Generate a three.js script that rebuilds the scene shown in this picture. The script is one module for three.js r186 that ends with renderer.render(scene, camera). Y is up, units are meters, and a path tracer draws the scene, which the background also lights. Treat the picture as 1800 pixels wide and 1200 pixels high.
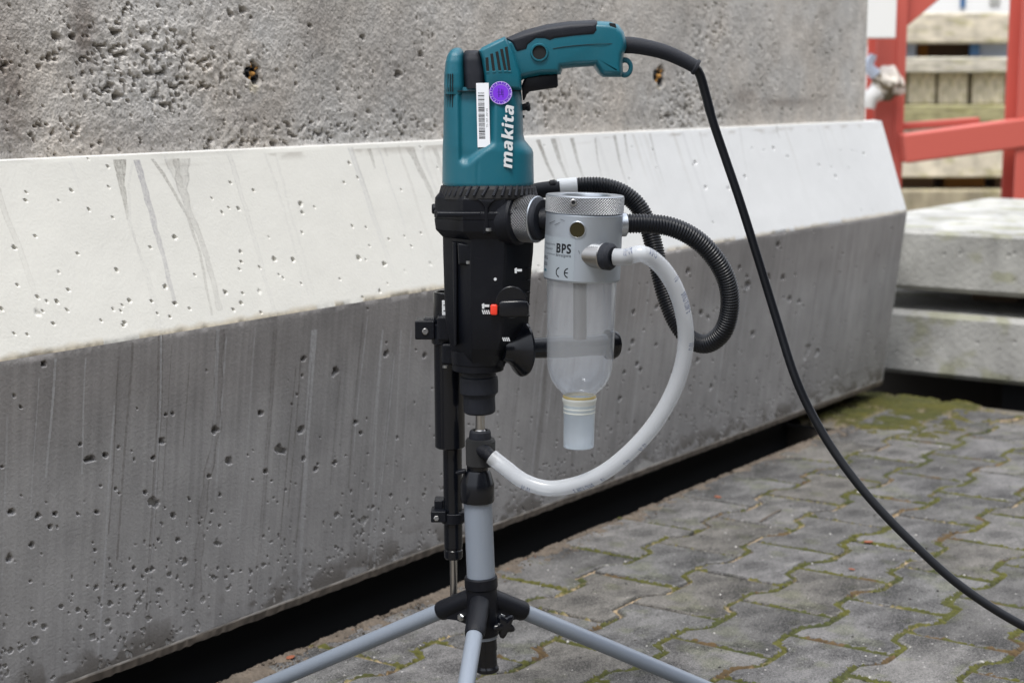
import * as THREE from 'three';
import { mergeGeometries, toCreasedNormals, mergeVertices } from 'three/addons/utils/BufferGeometryUtils.js';
import { RoundedBoxGeometry } from 'three/addons/geometries/RoundedBoxGeometry.js';
import { FontLoader } from 'three/addons/loaders/FontLoader.js';
import { TextGeometry } from 'three/addons/geometries/TextGeometry.js';

// ---------------------------------------------------------------- camera, sky, sun, exposure
const scene = new THREE.Scene();
const CAM_H = 0.745, FPX = 2917, PITCH = Math.atan(452 / FPX), AZ = Math.atan(2050 / Math.hypot(FPX, 452));
const camera = new THREE.PerspectiveCamera(2 * Math.atan(600 / FPX) * 180 / Math.PI, 1.5, 0.05, 400);
camera.position.set(0, CAM_H, 0); camera.rotation.x = -PITCH;
camera.focus = 1.74; camera.userData.fStop = 8;
camera.updateMatrixWorld();
scene.add(camera);

const EXPOSURE = 1.68;
const SUN = { dir: new THREE.Vector3(-0.16, 1, 0.42).normalize(), intensity: 2.0, radius: 36 };
function rng(seed) { let s = seed >>> 0; return () => { s = (s + 0x6D2B79F5) | 0; let t = Math.imul(s ^ (s >>> 15), 1 | s); t = (t + Math.imul(t ^ (t >>> 7), 61 | t)) ^ t; return ((t ^ (t >>> 14)) >>> 0) / 4294967296; }; }
function hash(ix, iy, s) { let h = Math.imul(ix, 374761393) ^ Math.imul(iy, 668265263) ^ Math.imul(s | 0, 1442695041); h = Math.imul(h ^ (h >>> 13), 1274126177); return ((h ^ (h >>> 16)) >>> 0) / 4294967296; }
function vnoise(x, y, s = 0) {
  const ix = Math.floor(x), iy = Math.floor(y); let fx = x - ix, fy = y - iy;
  fx = fx * fx * (3 - 2 * fx); fy = fy * fy * (3 - 2 * fy);
  const a = hash(ix, iy, s), b = hash(ix + 1, iy, s), c = hash(ix, iy + 1, s), d = hash(ix + 1, iy + 1, s);
  return a + (b - a) * fx + (c - a) * fy + (a - b - c + d) * fx * fy;
}
function fbm(x, y, s = 0, o = 4) { let v = 0, a = 0.5, n = 0; for (let i = 0; i < o; i++) { v += a * vnoise(x, y, s + i * 17); n += a; x = x * 2.03 + 5.1; y = y * 2.03 + 3.7; a *= 0.5; } return v / n; }
const clamp = (x, a = 0, b = 1) => Math.min(b, Math.max(a, x));
const sstep = (a, b, x) => { const t = clamp((x - a) / (b - a)); return t * t * (3 - 2 * t); };
const mix = (a, b, t) => a + (b - a) * t;

{ // an overcast sky: pale cloud, a little brighter towards the zenith and softly broken
  const w = 256, h = 128, data = new Float32Array(w * h * 4);
  for (let j = 0; j < h; j++) for (let i = 0; i < w; i++) {
    const el = ((j + 0.5) / h - 0.5) * Math.PI, az = (i + 0.5) / w * 2 * Math.PI;
    const x = Math.cos(el) * Math.cos(az), z = Math.cos(el) * Math.sin(az), y = Math.sin(el);
    const up = Math.max(0, y);
    const cl = fbm(3 + x * 2.2 + 7, 3 + z * 2.2 + y * 1.7 + 9, 3, 4);
    const L = (0.42 + 0.86 * up) * (0.82 + 0.36 * cl);
    const k = (j * w + i) * 4, g = y < 0 ? 0.35 : 1;
    data[k] = L * 0.945 * g; data[k + 1] = L * 0.99 * g; data[k + 2] = L * 1.085 * g; data[k + 3] = 1;
  }
  const sky = new THREE.DataTexture(data, w, h, THREE.RGBAFormat, THREE.FloatType);
  sky.mapping = THREE.EquirectangularReflectionMapping; sky.magFilter = THREE.LinearFilter; sky.minFilter = THREE.LinearFilter; sky.needsUpdate = true;
  scene.background = sky; scene.environment = sky;
}
const sun = new THREE.DirectionalLight(new THREE.Color(1, 0.965, 0.91), SUN.intensity);
sun.position.copy(SUN.dir).multiplyScalar(12).add(new THREE.Vector3(0.3, 0, -2.4)); sun.target.position.set(0.3, 0, -2.4);
sun.castShadow = true; sun.shadow.radius = SUN.radius; sun.shadow.mapSize.set(2048, 2048);
Object.assign(sun.shadow.camera, { left: -5, right: 5, top: 5, bottom: -5, near: 1, far: 30 });
scene.add(sun, sun.target);

const renderer = new THREE.WebGLRenderer({ antialias: true });
renderer.toneMapping = THREE.LinearToneMapping; renderer.toneMappingExposure = EXPOSURE;
renderer.shadowMap.enabled = true; renderer.shadowMap.type = THREE.PCFSoftShadowMap;

// ---------------------------------------------------------------- measuring helpers: a photo pixel gives a direction, a plane gives the distance
const V = (x, y, z) => new THREE.Vector3(x, y, z);
const DIR = V(Math.sin(AZ), 0, -Math.cos(AZ)), NRM = V(Math.cos(AZ), 0, Math.sin(AZ));   // along the concrete wall, and out of it
const at = (along, perp, h) => V(along * DIR.x + perp * NRM.x, h, along * DIR.z + perp * NRM.z);
function ray(px, py) {
  const a = (px - 900) / FPX, b = -(py - 600) / FPX, c = Math.cos(PITCH), s = Math.sin(PITCH);
  return V(a, b * c - s, -b * s - c);
}
const onZ = (px, py, z) => { const r = ray(px, py); return r.multiplyScalar(z / r.z).add(V(0, CAM_H, 0)); };
const onH = (px, py, h) => { const r = ray(px, py); return r.multiplyScalar((h - CAM_H) / r.y).add(V(0, CAM_H, 0)); };
const onAlong = (px, py, a) => { const r = ray(px, py); return r.multiplyScalar(a / r.dot(DIR)).add(V(0, CAM_H, 0)); };
const onPlane = (px, py, p, n) => { const r = ray(px, py), o = V(0, CAM_H, 0); return r.multiplyScalar(p.clone().sub(o).dot(n) / r.dot(n)).add(o); };
const scaleAt = (px, py, z) => onZ(px + 1, py, z).x - onZ(px, py, z).x;
const alongOf = p => p.dot(DIR), perpOf = p => p.dot(NRM);

// ---------------------------------------------------------------- objects
const counts = {}, baseOf = new WeakMap();
function numbered(n) { const k = counts[n] = (counts[n] ?? -1) + 1; return k ? `${n}_${String(k).padStart(3, '0')}` : n; }
function shade(o) { o.castShadow = true; o.receiveShadow = true; return o; }
function thing(name, label, category, base, group, kind) {
  const g = new THREE.Group(); g.name = numbered(name); g.position.copy(base); baseOf.set(g, base.clone());
  g.userData = { label, category }; if (group) g.userData.group = group; if (kind) g.userData.kind = kind;
  scene.add(g); return g;
}
function structure(name, base = V(0, 0, 0)) { const g = new THREE.Group(); g.name = name; g.position.copy(base); baseOf.set(g, base.clone()); g.userData = { kind: 'structure' }; scene.add(g); return g; }
function part(parent, name, geo, mat, label) {            // geo is given in world coordinates
  const b = baseOf.get(parent); const g = Array.isArray(geo) ? merge(geo) : geo.clone();
  g.translate(-b.x, -b.y, -b.z);
  const m = shade(new THREE.Mesh(g, mat)); m.name = name; baseOf.set(m, b); if (label) m.userData.label = label;
  parent.add(m); return m;
}
function merge(list) {
  list = list.map(g => g.index ? g.toNonIndexed() : g);
  const uv = list.every(g => g.attributes.uv), nm = list.every(g => g.attributes.normal);
  for (const g of list) for (const k of Object.keys(g.attributes)) if (!(k === 'position' || (k === 'uv' && uv) || (k === 'normal' && nm))) g.deleteAttribute(k);
  return mergeGeometries(list);
}
const crease = (g, a = 0.6) => { const n = g.index ? g.toNonIndexed() : g; n.scale(5000, 5000, 5000); const c = toCreasedNormals(n, a); c.scale(1 / 5000, 1 / 5000, 1 / 5000); return c; };   // (it welds on a coarse grid)
// rings: lists of points, joined into a skin
function skin(rings, caps = true, creaseAngle = 0.6, closed = true) {
  const n = rings[0].length, pos = [], uv = [], idx = []; let len = 0;
  rings.forEach((r, i) => {
    if (i) len += r[0].distanceTo(rings[i - 1][0]);
    r.forEach((p, k) => { pos.push(p.x, p.y, p.z); uv.push(len, k / n); });
  });
  for (let i = 0; i < rings.length - 1; i++) for (let k = 0; k < (closed ? n : n - 1); k++) {
    const a = i * n + k, b = i * n + (k + 1) % n, c = a + n, d = b + n; idx.push(a, b, c, b, d, c);
  }
  if (caps) for (const [r, off, flip] of [[rings[0], 0, 1], [rings.at(-1), (rings.length - 1) * n, 0]]) {
    const c = new THREE.Vector3(); r.forEach(p => c.add(p)); c.multiplyScalar(1 / n); const ci = pos.length / 3; pos.push(c.x, c.y, c.z); uv.push(0, 0);
    for (let k = 0; k < n; k++) { const a = off + k, b = off + (k + 1) % n; flip ? idx.push(ci, b, a) : idx.push(ci, a, b); }
  }
  const g = new THREE.BufferGeometry(); g.setAttribute('position', new THREE.Float32BufferAttribute(pos, 3)); g.setAttribute('uv', new THREE.Float32BufferAttribute(uv, 2)); g.setIndex(idx);
  return crease(g, creaseAngle);
}
// a turned body round the line from a to b; profile: [distance along in metres, radius]
function turned(a, b, profile, seg = 40, creaseAngle = 0.5, phase = 0) {
  const ax = b.clone().sub(a).normalize(), q = new THREE.Quaternion().setFromUnitVectors(V(0, 1, 0), ax);
  const rings = profile.map(([t, r]) => Array.from({ length: seg }, (_, k) => { const f = -(k / seg) * 2 * Math.PI + phase; return V(Math.max(r, 1e-5) * Math.cos(f), t, Math.max(r, 1e-5) * Math.sin(f)).applyQuaternion(q).add(a); }));
  return skin(rings, true, creaseAngle);
}
const rod = (a, b, r, r2 = r, seg = 28, ch = 0) => { const l = a.distanceTo(b); return turned(a, b, ch ? [[0, r - ch], [ch, r], [l - ch, r2], [l, r2 - ch]] : [[0, r], [l, r2]], seg); };
// a horizontal-section loft: rows [py, xl, xr, half depth px, exponent, z shift px] in photo pixels at depth z
function loft(rows, z, seg = 56, creaseAngle = 0.5, warp = null) {
  const rings = rows.map(([py, xl, xr, dz, n = 2, sh = 0]) => {
    const c = onZ((xl + xr) / 2, py, z), s = scaleAt((xl + xr) / 2, py, z), rx = (xr - xl) / 2 * s;
    const e = 2 / n, fine = Array.from({ length: 361 }, (_, k) => { const t = -(k / 360) * 2 * Math.PI, ct = Math.cos(t), st = Math.sin(t); return [Math.sign(ct) * Math.abs(ct) ** e * rx, Math.sign(st) * Math.abs(st) ** e * dz * s]; });
    const acc = [0]; for (let k = 1; k <= 360; k++) acc.push(acc[k - 1] + Math.hypot(fine[k][0] - fine[k - 1][0], fine[k][1] - fine[k - 1][1]));
    let w = 0;
    return Array.from({ length: seg }, (_, k) => {                 // evenly spaced round the section
      const g = acc[360] * k / seg; while (acc[w + 1] < g) w++;
      const f = (g - acc[w]) / (acc[w + 1] - acc[w]); let x = mix(fine[w][0], fine[w + 1][0], f), zz = mix(fine[w][1], fine[w + 1][1], f) + sh * s;
      if (warp) zz += warp((xl + xr) / 2 + x / s, py, zz / s) * s;
      return V(c.x + x, c.y, c.z + zz);
    });
  });
  rings.reverse();
  return skin(rings, true, creaseAngle);
}
const interpRows = (rows, step) => { const out = []; for (let i = 0; i < rows.length - 1; i++) { const a = rows[i], b = rows[i + 1], m = Math.max(1, Math.round(Math.abs(b[0] - a[0]) / step)); for (let k = 0; k < m; k++) out.push(a.map((v, j) => mix(v ?? 0, b[j] ?? 0, k / m))); } out.push(rows.at(-1)); return out; };
// a side outline drawn in photo pixels at depth z, with rounded edges and real thickness (px)
function slab(outline, z, thick, bevel, opt = {}) {
  const s = scaleAt(outline[0][0], outline[0][1], z), shape = new THREE.Shape();
  const P = outline.map(([x, y]) => onZ(x, y, z)); const pts = P.map(p => new THREE.Vector2(p.x, p.y));
  if (opt.smooth) { const c = new THREE.CatmullRomCurve3(pts.map(p => V(p.x, p.y, 0)), true, 'catmullrom', opt.tension ?? 0.5); c.getPoints(opt.smooth).forEach((p, i) => i ? shape.lineTo(p.x, p.y) : shape.moveTo(p.x, p.y)); }
  else pts.forEach((p, i) => i ? shape.lineTo(p.x, p.y) : shape.moveTo(p.x, p.y));
  for (const h of opt.holes ?? []) { const path = new THREE.Path(), c = onZ(h[0], h[1], z); path.absellipse(c.x, c.y, h[2] * s, (h[3] ?? h[2]) * s, 0, 2 * Math.PI, true); shape.holes.push(path); }
  const g = new THREE.ExtrudeGeometry(shape, { depth: (thick - 2 * bevel) * s, bevelEnabled: bevel > 0, bevelThickness: bevel * s, bevelSize: (opt.bevelSize ?? bevel) * s, bevelOffset: -(opt.bevelSize ?? bevel) * s, bevelSegments: opt.seg ?? 4, curveSegments: 20 });
  g.translate(0, 0, z - (thick / 2 - bevel) * s + (opt.shift ?? 0) * s);
  return crease(g, opt.crease ?? 0.55);
}
function pipe(points, radius, n, radial = 18, caps = true, creaseAngle = 0.7) {     // radius: number or f(t, length so far)
  const c = new THREE.CatmullRomCurve3(points, false, 'centripetal'); c.arcLengthDivisions = 600; const L = c.getLength(), fr = c.computeFrenetFrames(n, false), rings = [];
  for (let i = 0; i <= n; i++) {
    const p = c.getPointAt(i / n), r = typeof radius === 'function' ? radius(i / n, i / n * L) : radius;
    rings.push(Array.from({ length: radial }, (_, k) => { const t = -k / radial * 2 * Math.PI; return p.clone().addScaledVector(fr.normals[i], Math.cos(t) * r).addScaledVector(fr.binormals[i], Math.sin(t) * r); }));
  }
  rings.reverse();
  return skin(rings, caps, creaseAngle);
}
function boxAt(c, sx, sy, sz, r = 0.001, rot = 0) { const g = new RoundedBoxGeometry(sx, sy, sz, 2, Math.min(r, sx / 2.1, sy / 2.1, sz / 2.1)); if (rot) g.rotateY(rot); g.translate(c.x, c.y, c.z); return g; }
function boxPx(x0, y0, x1, y1, z, depth, r = 0.004, turn = 0) {
  const a = onZ((x0 + x1) / 2, y0, z), b = onZ((x0 + x1) / 2, y1, z), s = scaleAt((x0 + x1) / 2, (y0 + y1) / 2, z);
  const g = new RoundedBoxGeometry((x1 - x0) * s, a.y - b.y, depth, 2, r); g.translate(0, 0, -depth / 2); if (turn) g.rotateY(turn); g.translate((a.x + b.x) / 2, (a.y + b.y) / 2, z); return g;
}
const lin = (r, g, b) => new THREE.Color().setRGB(r, g, b);
const mat = (r, g, b, roughness = 0.6, o = {}) => new THREE.MeshPhysicalMaterial({ color: lin(r, g, b), roughness, ...o });
function dataTex(w, h, rgba, srgb) { const t = new THREE.DataTexture(rgba, w, h, THREE.RGBAFormat, THREE.UnsignedByteType); t.magFilter = THREE.LinearFilter; t.minFilter = THREE.LinearMipmapLinearFilter; t.generateMipmaps = true; t.wrapS = t.wrapT = THREE.RepeatWrapping; if (srgb) t.colorSpace = THREE.SRGBColorSpace; t.needsUpdate = true; return t; }
const toS = v => { v = clamp(v); return 255 * (v <= 0.0031308 ? 12.92 * v : 1.055 * v ** (1 / 2.4) - 0.055); };
function canvasTex(w, h, draw) { const c = document.createElement('canvas'); c.width = w; c.height = h; draw(c.getContext('2d'), w, h); const t = new THREE.CanvasTexture(c); t.colorSpace = THREE.SRGBColorSpace; t.magFilter = THREE.LinearFilter; return t; }

// ---------------------------------------------------------------- the concrete wall
const HB = 0.045;                                                   // its underside stands just above the paving
const bEnd = onH(1552, 668, HB), A_END = alongOf(bEnd), A0 = 0.85;
const profT = onAlong(1550, 212, A_END), profM = onAlong(1595, 372, A_END);
const PT = [perpOf(profT), profT.y], PM = [perpOf(profM), profM.y], PB = [perpOf(bEnd), HB];
const P_UP = PT[0] - 0.013;                                         // the rough wall stands back on a narrow ledge
const A_UP = (() => { const p = onPlane(1519, 214, at(0, P_UP, PT[1]), NRM); return alongOf(p); })();
class Face {                                                        // a wall face: u along the wall, v up the face, both in metres
  constructor(lo, hi, a0, a1, nx) {
    this.lo = lo; this.hi = hi; this.a0 = a0; this.a1 = a1;
    this.len = Math.hypot(hi[0] - lo[0], hi[1] - lo[1]);
    this.up = NRM.clone().multiplyScalar((hi[0] - lo[0]) / this.len).add(V(0, (hi[1] - lo[1]) / this.len, 0));
    this.n = DIR.clone().cross(this.up).normalize(); if (this.n.dot(NRM) < 0) this.n.negate();
    this.nx = nx; this.res = (a1 - a0) / nx; this.ny = Math.ceil(this.len / this.res);
    this.col = new Float32Array(this.nx * this.ny * 3); this.hgt = new Float32Array(this.nx * this.ny); this.fine = new Float32Array(this.nx * this.ny);
  }
  point(u, v) { return at(u, this.lo[0], this.lo[1]).addScaledVector(this.up, v); }
  uv(px, py) { const p = onPlane(px, py, this.point(0, 0), this.n); return [alongOf(p), p.clone().sub(this.point(0, 0)).dot(this.up)]; }
  each(fn) { for (let j = 0; j < this.ny; j++) for (let i = 0; i < this.nx; i++) fn(j * this.nx + i, this.a0 + (i + 0.5) * this.res, (j + 0.5) * this.res); }
  stamp(u, v, ru, rv, fn) {
    const i0 = Math.max(0, Math.floor((u - ru - this.a0) / this.res)), i1 = Math.min(this.nx - 1, Math.ceil((u + ru - this.a0) / this.res));
    const j0 = Math.max(0, Math.floor((v - rv) / this.res)), j1 = Math.min(this.ny - 1, Math.ceil((v + rv) / this.res));
    for (let j = j0; j <= j1; j++) for (let i = i0; i <= i1; i++) fn(j * this.nx + i, this.a0 + (i + 0.5) * this.res - u, (j + 0.5) * this.res - v);
  }
  tint(k, c, t) { for (let q = 0; q < 3; q++) this.col[k * 3 + q] = mix(this.col[k * 3 + q], c[q], t); }
  pit(u, v, r, depth, seed, stretch = 1) {                         // a real hole in the mesh, dark only by its depth
    const R = r * 1.6;
    this.stamp(u, v, R * stretch, R, (k, du, dv) => {
      const a = Math.atan2(dv, du / stretch), wob = 1 + 0.45 * (vnoise(Math.cos(a) * 1.6 + 5, Math.sin(a) * 1.6 + 5, seed) - 0.5) * 2;
      const d = Math.hypot(du / stretch, dv) / (r * wob);
      if (d < 1.25) { this.hgt[k] = Math.min(this.hgt[k], -depth * (0.7 * sstep(1.08, 0.7, d) + 0.3 * sstep(0.8, 0, d))); }
    });
  }
  streak(pts, width, fn) {                                          // pts: photo pixels; fn(k, across -1..1, t 0..1)
    const P = pts.map(([x, y]) => this.uv(x, y)); let L = 0; const seg = []; for (let i = 1; i < P.length; i++) { const l = Math.hypot(P[i][0] - P[i - 1][0], P[i][1] - P[i - 1][1]); seg.push(l); L += l; }
    let s = 0; for (let i = 1; i < P.length; i++) {
      const n = Math.ceil(seg[i - 1] / this.res); for (let q = 0; q < n; q++) {
        const t = (s + seg[i - 1] * q / n) / L, u = mix(P[i - 1][0], P[i][0], q / n) + 0.0016 * (vnoise(t * 14, i, 77) - 0.5), v = mix(P[i - 1][1], P[i][1], q / n), w = typeof width === 'function' ? width(t) : width;
        const j = Math.floor(v / this.res); if (j < 0 || j >= this.ny) continue;
        const i0 = Math.max(0, Math.floor((u - w - this.a0) / this.res)), i1 = Math.min(this.nx - 1, Math.ceil((u + w - this.a0) / this.res));
        for (let ii = i0; ii <= i1; ii++) fn(j * this.nx + ii, (this.a0 + (ii + 0.5) * this.res - u) / w, t);
      }
      s += seg[i - 1];
    }
  }
  build(cellU, cellV, bump, rough, coarseFrom = 1e9) {
    const strips = Math.ceil(this.nx / 2048), sw = Math.ceil(this.nx / strips), th = this.ny * strips, rgba = new Uint8Array(sw * th * 4), bm = new Uint8Array(sw * th * 4);
    for (let s = 0; s < strips; s++) for (let j = 0; j < this.ny; j++) for (let i = 0; i < sw; i++) {
      const k = j * this.nx + Math.min(this.nx - 1, s * sw + i), o = ((s * this.ny + j) * sw + i) * 4;
      for (let q = 0; q < 3; q++) rgba[o + q] = toS(this.col[k * 3 + q]); rgba[o + 3] = 255;
      bm[o] = bm[o + 1] = bm[o + 2] = clamp(0.5 + this.fine[k]) * 255; bm[o + 3] = 255;
    }
    const pos = [], uv = [], idx = [];
    const us = []; for (let u = this.a0; u < this.a1 - 1e-6; u += (u > 2.7 ? 1.7 : 1) * cellU) us.push(u); us.push(this.a1);
    const vs = []; for (let v = 0; v < this.len - 1e-6; v += v > coarseFrom ? cellV * 8 : cellV) vs.push(v); vs.push(this.len);
    const H = (u, v) => { const i = clamp(Math.round((u - this.a0) / this.res - 0.5), 0, this.nx - 1), j = clamp(Math.round(v / this.res - 0.5), 0, this.ny - 1); return this.hgt[j * this.nx + i]; };
    for (let s = 0; s < strips; s++) {
      const lo = this.a0 + s * sw * this.res, hi = Math.min(this.a1, lo + sw * this.res), row = us.filter(u => u > lo + 1e-6 && u < hi - 1e-6); row.unshift(lo); row.push(hi);
      const base = pos.length / 3;
      for (const v of vs) for (const u of row) {
        const edge = Math.min(1, v / 0.004, (this.len - v) / 0.004), p = this.point(u, v).addScaledVector(this.n, H(u, v) * clamp(edge));
        if (this.arris !== undefined) { const q = 1 - Math.abs(v - this.arris) / 0.008; if (q > 0) p.addScaledVector(NRM, -q * q * (0.0004 + 0.0013 * sstep(0.56, 0.74, fbm(u * 48, 3, 111, 3)) + 0.0009 * vnoise(u * 260, 5, 112))); }   // chipped along the shared edge
        pos.push(p.x, p.y, p.z); uv.push((u - lo) / (sw * this.res), (s * this.ny + clamp(v / this.res, 0.6, this.ny - 0.6)) / th);
      }
      const w = row.length; for (let j = 0; j < vs.length - 1; j++) for (let i = 0; i < w - 1; i++) { const a = base + j * w + i, b = a + 1, c = a + w, d = c + 1; idx.push(a, b, c, b, d, c); }
    }
    const g = new THREE.BufferGeometry(); g.setAttribute('position', new THREE.Float32BufferAttribute(pos, 3)); g.setAttribute('uv', new THREE.Float32BufferAttribute(uv, 2)); g.setIndex(idx); g.computeVertexNormals();
    const map = dataTex(sw, th, rgba, true), bt = dataTex(sw, th, bm, false); map.wrapS = map.wrapT = bt.wrapS = bt.wrapT = THREE.ClampToEdgeWrapping; map.generateMipmaps = bt.generateMipmaps = false; map.minFilter = bt.minFilter = THREE.LinearFilter;
    return [g, new THREE.MeshStandardMaterial({ map, bumpMap: bt, bumpScale: bump, roughness: rough, side: THREE.DoubleSide })];
  }
}
const wall = thing('concrete_wall', 'long grey concrete wall with rough upper face and white sloping plinth', 'wall', at((A0 + A_END) / 2, PB[0] - 0.1, 0));
{ // rough upper face: honeycombed, sandy concrete
  const f = new Face([P_UP, PT[1]], [P_UP, 1.42], A0, A_UP, 3072);
  const R = rng(11);
  const P = (x, y) => f.uv(x, y);
  const heavy = [[330, 120, 190, 90, 1], [560, 235, 220, 50, 0.9], [110, 240, 160, 50, 0.7], [180, 60, 140, 60, 0.6], [640, 130, 150, 80, 0.55], [400, 20, 120, 30, 0.6], [1220, 190, 70, 60, 1], [1260, 60, 50, 60, 0.8], [1000, 170, 90, 60, 0.85], [760, 40, 80, 60, 0.5], [20, 150, 60, 120, 0.6], [720, 230, 120, 25, 0.7]].map(([x, y, w, h, s]) => { const [u, v] = P(x, y), [u2] = P(x + w, y), [, v2] = P(x, y - h); return [u, v, u2 - u, v2 - v, s]; });
  const browns = [[15, 170, 45, 150, 0.8], [145, 50, 25, 80, 0.9], [560, 60, 35, 60, 0.4], [250, 250, 120, 40, 0.35], [450, 200, 60, 50, 0.4], [1310, 170, 22, 16, 0.7], [1380, 180, 60, 10, 0.55], [690, 110, 70, 70, 0.35], [1180, 100, 40, 60, 0.3]].map(([x, y, w, h, s]) => { const [u, v] = P(x, y), [u2] = P(x + w, y), [, v2] = P(x, y - h); return [u, v, u2 - u, v2 - v, s]; });
  const pale = [[455, 70, 30, 45, 0.8], [450, 165, 22, 22, 0.6], [330, 40, 60, 25, 0.35], [720, 90, 60, 40, 0.25], [1140, 170, 26, 30, 0.6], [1400, 20, 90, 25, 0.4], [620, 150, 60, 60, 0.2]].map(([x, y, w, h, s]) => { const [u, v] = P(x, y), [u2] = P(x + w, y), [, v2] = P(x, y - h); return [u, v, u2 - u, v2 - v, s]; });
  const field = (L, u, v) => { let m = 0; for (const [a, b, w, h, s] of L) { const d = ((u - a) / w) ** 2 + ((v - b) / h) ** 2; if (d < 3) m = Math.max(m, s * Math.exp(-d * 1.2)); } return m; };
  f.each((k, u, v) => {
    const big = fbm(u * 5, v * 5, 1, 4), mid = fbm(u * 38, v * 38, 2, 3), gr = vnoise(u * 320, v * 320, 3), gr2 = vnoise(u * 700, v * 700, 4);
    const hv = clamp(field(heavy, u, v) + 0.55 * sstep(0.52, 0.72, fbm(u * 7 + 3, v * 7, 9, 3)) * (v > 0.3 ? 1 : 0.8));
    const br = clamp(field(browns, u, v) * (0.5 + mid)), pl = field(pale, u, v) * sstep(0.25, 0.6, mid);
    const grit = vnoise(u * 430, v * 430, 13), L = (0.52 + 0.2 * (big - 0.5) + 0.2 * (mid - 0.5) + 0.17 * (gr - 0.5) + 0.1 * (gr2 - 0.5)) * (grit > 0.83 ? 0.62 : grit < 0.14 ? 1.22 : 1);
    const wm = fbm(u * 11 + 5, v * 11, 7, 3) - 0.5, c = [L * (1.035 + 0.09 * wm), L * 0.975, L * (0.9 - 0.09 * wm)];
    for (let q = 0; q < 3; q++) { let x = c[q]; x = mix(x, [0.15, 0.115, 0.095][q] * (0.7 + 0.6 * gr), br * 0.75); x = mix(x, [0.58, 0.58, 0.57][q], pl * 0.7); f.col[k * 3 + q] = x; }
    // holes: crumbled matrix between aggregate grains
    const n1 = fbm(u * 150 + 4 * vnoise(u * 20, v * 20, 31), v * 185, 21, 3), n2 = vnoise(u * 330, v * 360, 23);
    const thr = mix(0.85, 0.605, hv), hole = sstep(thr, thr + 0.08, n1 * 0.8 + n2 * 0.2);
    const lump = (fbm(u * 110, v * 110, 41, 3) - 0.5) * 0.003 * (0.25 + 1.2 * hv) + (big - 0.5) * 0.004;
    f.hgt[k] = lump - hole * 0.011;
    if (hv > 0.3 && n2 > 0.8 && hole < 0.1) f.tint(k, [0.6, 0.57, 0.52], clamp(4 * (n2 - 0.78) * (0.3 + hv)));
    f.fine[k] = 0.22 * (gr - 0.5) + 0.2 * (gr2 - 0.5) + 0.25 * (mid - 0.5);
  });
  for (let i = 0; i < 330; i++) f.pit(mix(f.a0, f.a1, R()), R() ** 1.4 * 0.5, mix(0.0012, 0.003, R() ** 2), 0.008, i, mix(0.8, 1.9, R()));
  for (const [x, y, r] of [[120, 47, 4], [98, 65, 8], [85, 100, 7], [126, 65, 6], [67, 117, 6], [205, 168, 10], [520, 148, 4], [595, 157, 4], [632, 172, 4], [638, 65, 8], [545, 45, 6], [700, 130, 12], [740, 95, 8], [425, 18, 9], [405, 25, 7], [480, 253, 9], [288, 186, 6], [370, 245, 6], [1200, 130, 5], [1130, 75, 5], [1400, 82, 4], [1427, 80, 4], [1478, 55, 4], [1412, 160, 4], [1340, 150, 5], [1430, 170, 5]])
    { const [u, v] = P(x, y), r2 = r * 0.00048; f.pit(u, v, r2, 0.022, x + y, 1.5); }
  for (const [x, y] of [[446, 126], [1160, 131]]) { const [u, v] = P(x, y); const rs = P(x, y - 18)[1] - v; f.pit(u, v, rs * 1.12, 0.03, 3, 1); f.stamp(u, v - 0.019, 0.013, 0.011, (k, a, b) => { const t = 1 - Math.hypot(a / 0.013, b / 0.011); if (t > 0) f.tint(k, [0.56, 0.5, 0.38], 0.7 * sstep(0, 0.5, t + 0.5 * (vnoise(a * 400, b * 400, 8) - 0.5))); }); }
  const [g, m] = f.build(0.00175, 0.00175, 0.0035, 0.93, 0.33);
  part(wall, 'rough_face', g, m, 'crumbling honeycombed grey concrete face');
  // plastic tie sleeves in the two tie holes
  const black = mat(0.02, 0.022, 0.026, 0.5), clay = mat(0.5, 0.25, 0.06, 0.8);
  for (const [x, y] of [[446, 126], [1160, 131]]) {
    const [u, v] = P(x, y), q9 = (P(x, y - 18)[1] - v) / 0.0115, c = f.point(u, v).addScaledVector(f.n, -0.005), w = r => c.clone().addScaledVector(NRM, r);
    const s = part(wall, 'tie_sleeve', turned(w(-0.006), w(0.001), [[0, 0.0115], [0.007, 0.0115], [0.007, 0.0105], [0.001, 0.0105], [0.001, 0.006], [0.007, 0.006], [0.007, 0.0048], [0.001, 0.0048]].map(([t, r]) => [t, r * q9]), 28), black, 'black plastic sleeve in a round tie hole');
    for (let q = 0; q < 5; q++) { const a = q / 5 * 2 * Math.PI + 0.5, e = DIR.clone().multiplyScalar(Math.cos(a)).add(V(0, Math.sin(a), 0)); part(s, 'spoke', rod(c.clone().addScaledVector(e, 0.005 * q9), c.clone().addScaledVector(e, 0.011 * q9), 0.0014 * q9, 0.0014 * q9, 8), q === 1 || q === 3 || q === 0 ? clay : black); }
    part(s, 'clay_lump', (() => { const g = new THREE.SphereGeometry(0.0046 * q9, 14, 10); g.scale(1, 0.62, 0.7); const p = c.clone().add(V(0, -0.0025, 0)); g.translate(p.x, p.y, p.z); return g; })(), clay);
  }
}
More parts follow.
